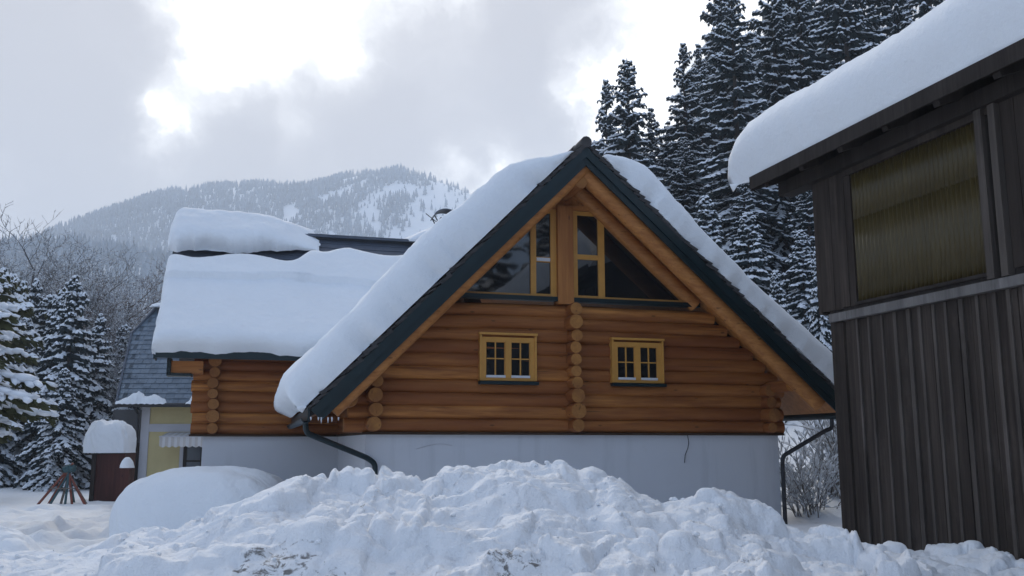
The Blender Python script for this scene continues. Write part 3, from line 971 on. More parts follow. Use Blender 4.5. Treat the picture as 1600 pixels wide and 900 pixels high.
# ------------------------------------------------------------------ snow slabs
def snow_slab(name, org, es, ev, en, s0, s1, v0, v1, T, rad, bulge, label, ns=60, nv=60, seed=1, rag=.05, droop=0.0, bvar=.12, loc=None, rotz=0, mat_='snow_roof', group=None, lump=0.06, under=False):
    """a slab of snow lying on a plane: s up the slope, v along it; rad/bulge = (s0, s1, v0, v1) edge roundings"""
    org, es, ev, en = (np.asarray(a, float) for a in (org, es, ev, en))
    K = 10
    th = np.linspace(0, np.pi / 2, K)

    def axis(n, r0, r1, b0, b1, length, u1=False):
        lo = r0 * (1 - np.cos(th)) - b0 * np.sin(2 * th); hi = length - (r1 * (1 - np.cos(th)) - b1 * np.sin(2 * th))
        mid = np.linspace(r0, length - r1, n + 2)[1:-1]
        h1 = np.sin(th)
        if u1:
            t2 = np.linspace(-.75, np.pi / 2, K)
            hi = length - (r1 * (1 - np.cos(t2)) - b1 * np.sin(2 * t2)); h1 = np.where(t2 < 0, .28 * np.sin(t2), np.sin(t2))
        p = np.concatenate([lo, mid, hi[::-1]])
        h = np.concatenate([np.sin(th), np.ones(n), h1[::-1]])
        return p, h
    vlen = v1 - v0
    pv_, hv = axis(nv, rad[2], rad[3], bulge[2], bulge[3], vlen, under)
    Vc = v0 + pv_
    pts = np.zeros((len(Vc), ns + 2 * K, 3)); bot = np.zeros_like(pts)
    for j, vv in enumerate(Vc):
        vq = min(max(vv, v0), v1)
        a, b = s0(vq), s1(vq)
        ps, hs = axis(ns, rad[0], rad[1], bulge[0], bulge[1], b - a)
        S = a + ps
        jj = np.full_like(S, vv)
        # ragged lower outlines
        edge_v = (1 - hv[j])
        vo = vv + (rag * (fbm(S * 3.1, jj * 0 + seed, seed, 4) - .5) * 2) * edge_v * (1 if j < len(Vc) / 2 else -1)
        so = S + rag * (fbm(jj * 2.6, S * 0 + seed + 9, seed + 3, 4) - .5) * 2 * (1 - hs) * np.where(np.arange(len(S)) < len(S) / 2, 1, -1)
        t = T(np.clip(S, a, b), jj) * np.sqrt(np.clip(hs, 0, 1)) ** 1.2 * hv[j]
        vo = vo + .10 * (fbm(S * .9, jj * 0 + seed + 3, seed + 8, 4) - .5) * hv[j] * np.exp(-np.minimum(vq - v0, v1 - vq) / .35) * (-1 if vv - v0 < v1 - vv else 1)
        t = t * (1 + bvar * 2 * (fbm(S * .55, jj * .55, seed + 5, 3) - .5)) + (lump * 1.3 * (fbm(S * 1.7, jj * 1.7, seed + 6, 4) - .5) + .05 * (fbm(S * 5.0, jj * 5.0, seed + 7, 4) - .5)) * hs * hv[j]
        P = org + so[:, None] * es + vo[:, None] * ev + t[:, None] * en
        if droop:
            over = np.maximum(0, a + .02 - S) + np.maximum(0, vv - v1) + np.maximum(0, v0 - vv)
            P[:, 2] -= droop * over
        pts[j] = P
        bot[j] = org + np.clip(so, a, b)[:, None] * es + np.clip(vo, v0, v1)[:, None] * ev + en * .004
        bot[j, 0] = P[0]; bot[j, -1] = P[-1]
    bot[0] = pts[0]; bot[-1] = pts[-1]
    nxx, nyy = pts.shape[1], pts.shape[0]
    F = grid_faces(nxx, nyy)
    n0 = nxx * nyy
    V = np.vstack([pts.reshape(-1, 3), bot.reshape(-1, 3)])
    me = np_mesh(name, V, np.vstack([F, F[:, ::-1] + n0]), M[mat_], True)
    o = link(name, me)
    if loc is not None:
        o.location = loc; o.rotation_euler = (0, 0, rotz)
    return tag(o, label, 'snow', group, 'thing')


# ------------------------------------------------------------------ log house (local x along the front, y to the back)
HO = (1.16634, 16.3, 0.0); HR = R(15.5)
house = thing('log_house', 'honey brown log house with white base, steep gable roof under thick snow', 'house', HO, HR)
AP = np.array([-.18, 6.77]); SL, SR = 1.013, .89
dL = np.array([-1, 0, -SL]) / math.hypot(1, SL); dR = np.array([1, 0, -SR]) / math.hypot(1, SR)
nL = np.array([-SL, 0, 1]) / math.hypot(1, SL); nR = np.array([SR, 0, 1]) / math.hypot(1, SR)
APX = np.array([AP[0], 0, AP[1]])
LL, LR = 6.38, 6.62
V0, V1 = -1.0, 13.0


def roof_z(u):
    return AP[1] - np.where(u < AP[0], SL * (AP[0] - u), SR * (u - AP[0]))


def build_house():
    rng = random.Random(3)
    # --- white base
    m = MB(); m.box(-3.68, 3.9, .03, V1 - .9, -1.2, 1.86); m.box(-6.45, -3.68, 5.03, 9.3, -1.2, 1.86)
    base = m.build('stucco_base', M['stucco'], house)
    c = MB(); c.tube([(2.06, .015, 1.86), (2.075, .0, 1.72), (2.055, .0, 1.62), (2.0, .005, 1.5), (1.985, .01, 1.36)], .007, 5)
    c.build('loose_cable', M['dark_metal'], base)
    c = MB(); c.tube([(-2.85 + .1 * i, .02, 1.64 + .055 * math.cos(i * .55 - 2.2)) for i in range(7)], .0035, 4)
    c.build('loose_wire', M['trim'], base)
    d = MB(); d.box(-3.74, 4.0, -.04, .10, 1.845, 1.885); d.box(-3.74, -3.6, .1, 5.0, 1.845, 1.885); d.box(-6.72, -3.74, 4.93, 5.1, 1.845, 1.885)
    d.build('sill_flashing', M['gap'], base)
    # --- log walls
    N, z0, dz = 10, 1.885, .2215
    lw = MB()
    lw.box(-3.6, 3.75, .12, .22, 1.88, 4.1, 1)
    for k in range(N):
        z = z0 + dz * (k + .5)
        ul = max(-4.02 + rng.uniform(-.04, .04), AP[0] - (AP[1] - z - .26) / SL); ur = min(4.02 + rng.uniform(-.05, .03), AP[0] + (AP[1] - z - .24) / SR)
        # split the run at the crossing wall like the real courses
        for a, b in ((ul, -.02), (-.02, ur)):
            n = max(8, int((b - a) / .16)); xs = np.linspace(a, b, n)
            r0 = .127 + rng.uniform(-.013, .013); r1 = .127 + rng.uniform(-.013, .013)
            zz = z + rng.uniform(-.012, .012) + .012 * (fbm(xs * .7, xs * 0 + k, 40 + k, 2) - .5) * 2
            yy = .10 + rng.uniform(-.012, .012) + .018 * (fbm(xs * .6, xs * 0 + k + 5, 50 + k, 2) - .5)
            lw.tube(np.stack([xs, yy, zz], -1), np.linspace(r0, r1, n), 14, 0, 2, .05, seed=k * 3 + (a < -1))
    lw.build('log_wall', [M['log'], M['gap'], M['end']], house, True)
    sw = MB()
    sw.box(-3.62, -3.5, .2, 5.0, 1.88, 3.4, 1)
    for k in range(8):
        z = z0 + dz * (k + .0) + (.11 if k == 0 else 0)
        sw.tube([(-3.58, y, z) for y in np.linspace(.05, 5.05, 26)], .125, 12, 0, 2, .05, seed=70 + k)
    sw.build('log_wall', [M['log_y'], M['gap'], M['end']], house, True)
    ww = MB()
    ww.box(-6.4, -3.6, 5.2, 5.3, 1.88, 3.6, 1)
    for k in range(8):
        z = z0 + dz * (k + .5)
        for a, b in ((-6.70 + rng.uniform(-.03, .02), -3.55),):
            xs = np.linspace(a, b, 22)
            ww.tube(np.stack([xs, 0 * xs + 5.12 + rng.uniform(-.012, .012), 0 * xs + z + rng.uniform(-.01, .01)], -1), .128 + rng.uniform(-.006, .006), 14, 0, 2, .05, seed=90 + k)
    ww.build('log_wall', [M['log'], M['gap'], M['end']], house, True)
    gw = MB()           # wing gable wall going back
    for k in range(8):
        z = z0 + dz * (k + .0) + (.11 if k == 0 else 0)
        gw.tube([(-6.36, y, z) for y in np.linspace(5.1, 9.4, 20)], .125, 12, 0, 2, .05, seed=110 + k)
    gw.prism([(-6.4, 5.2, 3.5), (-6.4, 9.2, 3.5), (-6.4, 7.2, 5.9)], (.1, 0, 0), 1)
    gw.build('log_wall', [M['log_y'], M['gap'], M['end']], house, True)

    # --- stacked log ends where cross walls come through
    def column(u, ztop, v_out, sizes, du=.0, front=.1, em='end'):
        cm = MB(); z = 1.89
        i = 0
        while z < ztop:
            r = sizes[i % len(sizes)] + rng.uniform(-.004, .004)
            uu = u + rng.uniform(-.02, .02) + du * i
            vo = v_out + rng.uniform(-.035, .03) - (.05 if r > .125 else 0)
            cm.tube([(uu, front + .1, z + r), (uu, front - .1, z + r), (uu, vo + .02, z + r), (uu, vo, z + r)], [r, r, r, r * .93], 16, 0, 1, .03, seed=i)
            z += r * 2 * .955; i += 1
        cm.build('log_end_column', [M['log_y'], M[em]], house, True)
    column(-.10, 4.02, -.27, [.115, .142, .132, .112, .104, .108, .108, .112, .128], -.004)
    column(-3.57, 2.6, -.28, [.125, .122, .128, .108])
    column(3.66, 2.75, -.24, [.10, .135, .11, .12], em='end_shaded')
    column(-6.28, 3.5, 4.82, [.115, .135, .118, .11, .12], 0, 5.12, em='end_shaded')

    # --- plate logs and ridge beam poking out under the roof
    for name, u, z, r, vo in (('ridge_beam', -.22, 6.13, .12, -.86), ('plate_log', 3.76, 2.72, .115, -.72), ('plate_log', -4.0, 2.38, .115, -.6)):
        p = MB(); p.tube([(u, y, z) for y in (.3, -.2, vo + .05, vo)], [r, r, r, r * .93], 16, 0, 1, .03, seed=7)
        p.build(name, [M['log_y'], M['end']], house, True)

    # --- gable infill boards above the glazing
    g = MB()
    zb = 5.9
    u = -1.0
    while u < .95:
        w = .13
        ua, ub = u, u + w - .006
        top = min(roof_z(np.array(ua)), roof_z(np.array(ub))) - .2
        if top > zb + .03:
            g.prism([(ua, .03 + .004 * (int(u * 100) % 3), zb), (ub, .03, zb), (ub, .03, float(roof_z(np.array(ub))) - .2), (ua, .03, float(roof_z(np.array(ua))) - .2)], (0, .05, 0))
        u += w
    g.build('gable_boards', M['board'], house)
    hd = MB(); hd.box(-.95, .75, -.03, .06, 5.84, 5.93); hd.build('header_beam', M['beam'], house)

    # --- middle post between the two glazed halves
    p = MB(); p.box(-.395, -.105, -.11, .14, 4.12, 5.88); p.build('gable_post', M['post'], house)

    # --- rafters lying against the glazing (wall plane) and under the overhang
    def rafter(d, n, off, r, v, t0, t1, seed):
        q = MB(); base_ = APX - n * off
        pts = [base_ + d * t + np.array([0, v, 0]) for t in np.linspace(t0, t1, 26)]
        q.tube(pts, r, 14, 0, 1, .04, seed=seed)
        q.build('rafter', [M['beam'], M['end']], house, True)
    rafter(dR, nR, .275, .135, -.0, .15, 3.55, 1)
    rafter(dR, nR, .30, .15, -.74, .05, 6.25, 2)
    rafter(dL, nL, .275, .12, .02, .15, 3.3, 3)
    rafter(dL, nL, .28, .13, -.80, .05, 6.15, 4)

    # --- big triangular glazing: two frames with panes
    zs = 4.245
    def tri_side(sgn):
        fr = MB(); ub = -.80 if sgn < 0 else .47
        # verticals
        if sgn < 0:
            ups = [(-.87, -.77), (-.50, -.395)]; ztops = [5.6, 5.84]; trans = (-.77, -.50, 4.915)
        else:
            ups = [(-.105, .005), (.40, .52)]; ztops = [5.84, 5.62]; trans = (.005, .40, 5.0)
        for (a, b) in ups:
            za = float(roof_z(np.array(a if sgn < 0 else b))) - .40
            fr.prism([(a, -.01, zs), (b, -.01, zs), (b, -.01, min(5.84, za + (b - a) * (SL if sgn < 0 else 0))), (a, -.01, min(5.84, za + (0 if sgn < 0 else (b - a) * SR)))], (0, .09, 0))
        a, b, z = trans
        fr.box(a, b, .0, .07, z - .045, z + .045)
        fr.box(a, b, .0, .07, 5.765, 5.835)
        fr.box(a, b, .0, .07, zs, zs + .055)
        # triangle's bottom rail
        e = -2.3 if sgn < 0 else 2.2
        fr.box(min(e, ub), max(e, ub), -.005, .07, zs, zs + .042)
        f = fr.build('gable_window', M['yellow'], house)
        gl = MB()
        gl.box(a - .01, b + .01, .03, .04, zs + .05, z - .04); gl.box(a - .01, b + .01, .03, .04, z + .04, 5.77)
        if sgn < 0:
            gl.prism([(-2.30, .03, zs + .04), (-.86, .03, zs + .04), (-.86, .03, 5.70), (-1.0, .03, 5.58)], (0, .01, 0))
        else:
            gl.prism([(.51, .03, zs + .04), (2.25, .03, zs + .04), (.51, .03, 5.80)], (0, .01, 0))
        gl.build('pane', M['glass'], f)
        si = MB()
        if sgn < 0: si.box(-2.2, -.40, -.09, .05, 4.165, 4.243)
        else: si.box(-.10, 2.35, -.09, .05, 4.165, 4.243)
        si.build('sill', M['green'], f)
        if sgn < 0:
            bd = MB(); bd.box(-.76, -.51, -.012, .0, 4.885, 4.945); bd.build('glazing_bead', M['sill_white'], f)
    tri_side(-1); tri_side(1)

    # --- two small casement windows
    def casement(u0, u1, z0_, z1_):
        fr = MB(); y0, y1 = -.085, .02; w = .075
        fr.box(u0, u0 + w, y0, y1, z0_, z1_); fr.box(u1 - w, u1, y0, y1, z0_, z1_)
        fr.box(u0 + w, u1 - w, y0, y1, z1_ - w, z1_); fr.box(u0 + w, u1 - w, y0, y1, z0_, z0_ + .05)
        # outer lining boards
        fr.box(u0 - .035, u0, -.11, .03, z0_ - .0, z1_ + .035); fr.box(u1, u1 + .035, -.11, .03, z0_, z1_ + .035); fr.box(u0 - .05, u1 + .05, -.125, .03, z1_ + .037, z1_ + .075)
        cm = (u0 + u1) / 2
        fr.box(cm - .050, cm + .050, y0 - .012, y1, z0_ + .05, z1_ - w)
        f = fr.build('small_window', M['yellow'], house)
        mu = MB()
        zi0, zi1 = z0_ + .095, z1_ - w - .012
        for a, b in ((u0 + w, cm - .050), (cm + .050, u1 - w)):
            mu.box(a, a + .012, -.07, -.02, zi0, zi1); mu.box(b - .012, b, -.07, -.02, zi0, zi1)
            mu.box(a, b, -.071, -.02, zi1 - .002, zi1 + .014)
            mu.box((a + b) / 2 - .011, (a + b) / 2 + .011, -.068, -.03, zi0, zi1)
            mu.box(a + .022, b - .022, -.066, -.032, (zi0 + zi1) / 2 - .01, (zi0 + zi1) / 2 + .01)
        mu.build('glazing_bars', M['yellow'], f)
        gl = MB(); gl.box(u0 + w, u1 - w, -.045, -.038, z0_ + .05, z1_ - w); gl.build('pane', M['glass'], f)
        bt = MB(); bt.box(u0 + w + .01, u1 - w - .01, -.095, -.02, z0_ + .051, z0_ + .093); bt.build('bottom_bead', M['sill_white'], f)
        si = MB(); si.box(u0 - .04, u1 + .06, -.15, .02, z0_ - .065, z0_ - .012); si.build('sill', M['green'], f)
    casement(-1.77, -.83, 2.755, 3.50)
    casement(.63, 1.55, 2.76, 3.48)

    # --- main roof
    rf = MB()
    for d, n, L in ((dL, nL, LL), (dR, nR, LR)):
        a = APX - n * .02; b = a + d * L; t = n * .11
        poly = [a, b, b - t, a - t]
        rf.prism([q + np.array([0, V0 + .01, 0]) for q in poly], (0, V1 - V0, 0), 0)
        # soffit boarding along the slope
        poly = [a - t - n * .004, b - t - n * .004, b - t - n * .03, a - t - n * .03]
        rf.prism([q + np.array([0, V0 + .05, 0]) for q in poly], (0, V1 - V0 - .1, 0), 1)
    roof = rf.build('roof', [M['shingle'], M['board']], house)
    sh = MB(); rr = random.Random(8)
    for d, n, L in ((dL, nL, LL), (dR, nR, LR)):
        t = .02
        while t < L - .1:
            ln = rr.uniform(.13, .19); th_ = rr.uniform(.03, .06)
            a = APX + d * t; b = APX + d * min(L, t + ln * 1.5) + n * rr.uniform(.025, .075)
            poly = [a, b, b - n * th_, a - n * th_]
            v0 = V0 - rr.uniform(.0, .055)
            sh.prism([q + np.array([0, v0, 0]) for q in poly], (0, rr.uniform(.4, .55), 0))
            t += ln
    sh.build('verge_shingles', M['shingle'], roof)
    bg = MB()
    for d, n, L, e in ((dL, nL, LL, -.02), (dR, nR, LR, .02)):
        for (o0, o1, vv, th) in ((.035, .175, V0 - .025, .04), (.165, .275, V0 + .01, .035)):
            a = APX - n * o0; b = a + d * L; c = APX - n * o1
            # mitred at the apex on the vertical plane
            ta = -o0 * n[0] / d[0] if False else 0
            pa = np.array([AP[0], 0, AP[1] - o0 / n[2]]); pc = np.array([AP[0], 0, AP[1] - o1 / n[2]])
            bg.prism([q + np.array([0, vv, 0]) for q in (pa, b, APX - n * o1 + d * L, pc)], (0, th, 0))
    bg.build('bargeboard', M['green'], roof)
    ea = MB()
    for d, n, L in ((dL, nL, LL), (dR, nR, LR)):
        e = APX + d * L
        ea.bar(e + np.array([0, V0 + .02, -.10]), e + np.array([0, V1, -.10]), .03, .20)
    ea.build('eaves_board', M['green'], roof)
    rd = MB()
    for i in range(28):
        y = V0 - .05 + i * .5
        rd.tube([(AP[0], y, AP[1] + .02), (AP[0], y + .25, AP[1] + .03), (AP[0], y + .52, AP[1] + .02)], [.10, .088, .080], 12)
    rd.build('ridge_cap', M['shingle'], roof, True)
    # gutters and downspouts
    for e, d, n in ((APX + dL * (LL + .05), dL, nL), (APX + dR * (LR + .05), dR, nR)):
        gt = MB(); cx, cz = e[0], e[2] - .12
        ring = [(cx + .075 * math.cos(a), cz + .075 * math.sin(a)) for a in np.linspace(math.pi, 2 * math.pi, 9)]
        ring += [(cx + .066 * math.cos(a), cz + .066 * math.sin(a)) for a in np.linspace(2 * math.pi, math.pi, 9)]
        for i in range(8):
            q = [ring[i], ring[i + 1], ring[16 - i], ring[17 - i]]
            gt.prism([(x, V0 + .02, z) for x, z in q], (0, V1 - V0, 0))
        gt.build('gutter', M['green'], roof)
    rr = random.Random(31)
    for i in range(6):
        u = -4.60 + i * .07 + rr.uniform(-.03, .03); z = 2.08
        L_ = rr.uniform(.03, .10)
        ice = MB(); ice.tube([(u, V0 - .03 + rr.uniform(0, .08), z + .01), (u, V0 - .02, z - L_ * .5), (u, V0 - .02, z - L_)], [.014, .009, .002], 6)
        ice.build('icicle', M['sill_white'], roof, True)
    eL = APX + dL * (LL + .05)
    dp = MB()
    def spout(pts):
        # smooth bends
        P = [np.array(p, float) for p in pts]; out = [P[0]]
        for i in range(1, len(P) - 1):
            a, b, c = P[i - 1], P[i], P[i + 1]
            r = min(.10, .45 * np.linalg.norm(b - a), .45 * np.linalg.norm(c - b))
            p, q = b + (a - b) / np.linalg.norm(a - b) * r, b + (c - b) / np.linalg.norm(c - b) * r
            for t in np.linspace(0, 1, 6): out.append((1 - t) ** 2 * p + 2 * t * (1 - t) * b + t * t * q)
        out.append(P[-1]); return out
    dp.tube(spout([(eL[0], -.75, eL[2] - .16), (eL[0] + .02, -.75, 1.86), (-3.66, -.09, 1.47), (-3.53, -.07, 1.38), (-3.53, -.07, -.2)]), .045, 10)
    dp.build('downspout', M['green'], house, True)
    eR = APX + dR * (LR + .05)
    dp = MB()
    dp.tube(spout([(eR[0], -.35, eR[2] - .16), (eR[0], -.35, 1.98), (eR[0] - .12, -.3, 1.93), (3.92, -.06, 1.47), (3.92, -.05, 1.3), (3.92, -.05, -.2)]), .040, 10)
    dp.build('downspout', M['dark_metal'], house, True)

    # --- wing roof (ridge across, slope towards the front)
    wr = MB(); we, wz, ry, rz_ = 4.0, 3.50, 7.15, 6.62
    sl = np.array([0, ry - we, rz_ - wz]); L = np.linalg.norm(sl); sl /= L; nn = np.array([0, -sl[2], sl[1]])
    a = np.array([-7.35, we, wz]); b = np.array([-7.35, ry, rz_])
    back = np.array([-7.35, 2 * ry - we, wz])
    wr.prism([a, b, b - nn * .12, a - nn * .12], (6.9, 0, 0), 0)
    nb = np.array([0, sl[2], sl[1]])
    wr.prism([b, back, back - nb * .12, b - nb * .12], (6.9, 0, 0), 0)
    wr.prism([a - nn * .125, b - nn * .125, b - nn * .15, a - nn * .15], (6.9, 0, 0), 1)
    wing = wr.build('wing_roof', [M['shingle'], M['board']], house)
    wc = MB()
    for t in np.arange(.05, .99, .045):      # shingle courses on the bare strip
        p = a + sl * L * t
        wc.prism([p + nn * .03, p + sl * .20 + nn * .012, p + sl * .20, p], (6.9, 0, 0))
    wc.build('shingle_courses', M['ridge_metal'], wing)
    rc = MB(); rc.bar(b + np.array([0, -.06, .035]), b + np.array([6.9, -.06, .035]), .26, .05); rc.bar(b + np.array([0, -.06, .07]), b + np.array([6.9, -.06, .07]), .10, .05)
    rc.build('ridge_cap', M['ridge_metal'], wing)
    ev_ = MB(); ev_.box(-7.38, -3.9, we - .05, we - .01, wz - .14, wz + .02); ev_.box(-7.40, -7.36, we - .04, we + .30, wz - .16, wz + .12)
    ev_.prism([a + np.array([-.03, 0, 0]) - nn * .0, b + np.array([-.03, 0, 0]), b + np.array([-.03, 0, 0]) - nn * .26, a + np.array([-.03, 0, 0]) - nn * .26], (.03, 0, 0))
    ev_.build('eaves_board', M['green'], wing)
    st = MB(); st.box(-7.12, -6.5, 4.72, 5.0, 3.12, 3.37); st.build('purlin_end', [M['beam']], house)
    s2 = MB(); s2.box(-7.2, -7.125, 4.66, 5.06, 3.08, 3.42); s2.box(-7.2, -6.72, 4.66, 5.06, 3.06, 3.115); s2.build('purlin_flashing', M['green'], house)

    # --- chimney with arched cowl
    ch = MB(); cx, cy = -.88, 7.75
    ch.box(cx - .2, cx + .2, cy - .2, cy + .2, 5.6, 7.27); ch.box(cx - .25, cx + .25, cy - .25, cy + .25, 7.27, 7.34); ch.box(cx - .13, cx + .13, cy - .13, cy + .13, 7.34, 7.48)
    chim = ch.build('chimney', M['dark_metal'], house)
    cw = MB()
    arc = np.linspace(.12, math.pi - .12, 11)
    for i in range(10):
        q = [(cx + .34 * math.cos(a_), 7.42 + .27 * math.sin(a_)) for a_ in (arc[i], arc[i + 1])]
        q2 = [(cx + .32 * math.cos(a_), 7.42 + .25 * math.sin(a_)) for a_ in (arc[i + 1], arc[i])]
        cw.prism([(x, cy - .24, z) for x, z in q + q2], (0, .48, 0))
    cw.build('cowl', M['ridge_metal'], chim)
    for sx in (-1, 1):
        for sy in (-1, 1):
            lg = MB(); lg.bar((cx + sx * .2, cy + sy * .18, 7.32), (cx + sx * .31, cy + sy * .18, 7.52), .025, .025)
            lg.build('cowl_leg', M['dark_metal'], chim)
    lg = MB(); lg.bar((cx - .5, cy, 7.58), (cx - .22, cy - .1, 7.34), .02, .02); lg.build('bracket', M['dark_metal'], chim)


build_house()


def house_snow():
    # main left slope: s runs from the eave up to the bare ridge
    eL = APX + dL * LL; eR = APX + dR * LR
    Tl = lambda s, v: (.53 + .08 * sstep(s, 1.0, 3.2) - .04 * sstep(s, 3.5, 5)) * (1 - sstep(s, LL - 1.55, LL - .12)) ** .75 + .03
    snow_slab('roof_snow', eL + nL * .05, -dL, (0, 1, 0), nL, lambda v: -.02, lambda v: LL - .24 + .05 * math.sin(v * 2.3), V0 - .03, 6.6, Tl,
              (.42, .15, .26, .1), (.15, 0, .06, 0), 'thick snow slab on the left slope of the log house gable roof', 110, 110, 2, rag=.12, droop=.55, loc=HO, rotz=HR, group='snow slabs on the log house', lump=.05)
    Tr = lambda s, v: (.50 + .06 * np.sin(s * 1.3 + 1)) * (1 - sstep(s, LR - 1.1, LR - .15)) ** .7 + .03
    snow_slab('roof_snow', eR + nR * .045, -dR, (0, 1, 0), nR, lambda v: -.02, lambda v: LR - .28 + .05 * math.sin(v * 2.1), V0 + .0, 12, Tr,
              (.4, .12, .30, .1), (.2, 0, .05, 0), 'snow slab on the right slope of the log house gable roof', 90, 70, 5, rag=.12, droop=.5, loc=HO, rotz=HR, group='snow slabs on the log house', lump=.05)
    sl = np.array([0, 3.15, 3.12]); L = np.linalg.norm(sl); sl /= L; nn = np.array([0, -sl[2], sl[1]])
    a = np.array([0, 4.0, 3.50]) - nn * 0
    top = lambda v: 2.90 + .50 * float(sstep(v, -4.6, -3.4)) + .12 * math.sin(v * 3) + (.42 * math.exp(-((v + 4.35) / .28) ** 2))
    Tw = lambda s, v: .50 + .15 * sstep(s + .05 * np.sin(v * 1.7) + .03 * np.sin(v * 4.1), 1.93, 2.02) - .03 * s
    snow_slab('roof_snow', a, sl, (1, 0, 0), nn, lambda v: -.04, top, -7.36, -.9, Tw,
              (.16, .40, .22, .2), (.07, 0, .10, 0), 'broad smooth snow slab on the front slope of the low left wing roof', 150, 120, 11, rag=.06, droop=.35, loc=HO, rotz=HR, group='snow slabs on the log house', bvar=.05, lump=.035)
    r = np.array([0, 7.15, 6.66])
    snow_slab('roof_snow', r, (0, .80, .60), (1, 0, 0), (0, -.6, .8), lambda v: -1.12 + .40 * float(sstep(v, -6.2, -4.6)), lambda v: .35, -7.42, -4.15, lambda s, v: .50 * (1 - sstep(v, -5.6, -4.05) * .85) + .02,
              (.25, .4, .22, .6), (.06, 0, .06, .0), 'snow pillow left lying on the ridge of the left wing', 40, 90, 17, rag=.20, droop=.3, loc=HO, rotz=HR, group='snow slabs on the log house', bvar=.08)
    snow_slab('roof_snow', r + np.array([0, 0, .03]), (0, .9, .2), (1, 0, 0), (0, -.2, .9), lambda v: -.4, lambda v: .9, -1.95, -.35, lambda s, v: .22 + .30 * sstep(v, -1.9, -.8),
              (.3, .3, .5, .3), (.02, 0, 0, 0), 'small snow heap in front of the chimney on the wing ridge', 24, 24, 23, rag=.03, loc=HO, rotz=HR)
    # snow cushion behind the right slope
    snow_slab('roof_snow', np.array([2.9, 3.2, 4.25]), -dR, (0, 1, 0), nR, lambda v: -.75, lambda v: .55, 0, 1.6, lambda s, v: .84 + 0 * s, (.4, .4, .4, .4), (.05, 0, 0, 0),
              'rounded snow cushion bulging above the right roof slope', 24, 24, 27, rag=.02, loc=HO, rotz=HR)


house_snow()

# ------------------------------------------------------------------ barn on the right (local y runs away along its wall, -x faces the viewer's left)
BO = (4.34923, 12.5, 0.0); BR = R(17)
barn = thing('barn', 'weathered dark board barn with yellowed corrugated panel at the right edge', 'barn', BO, BR)


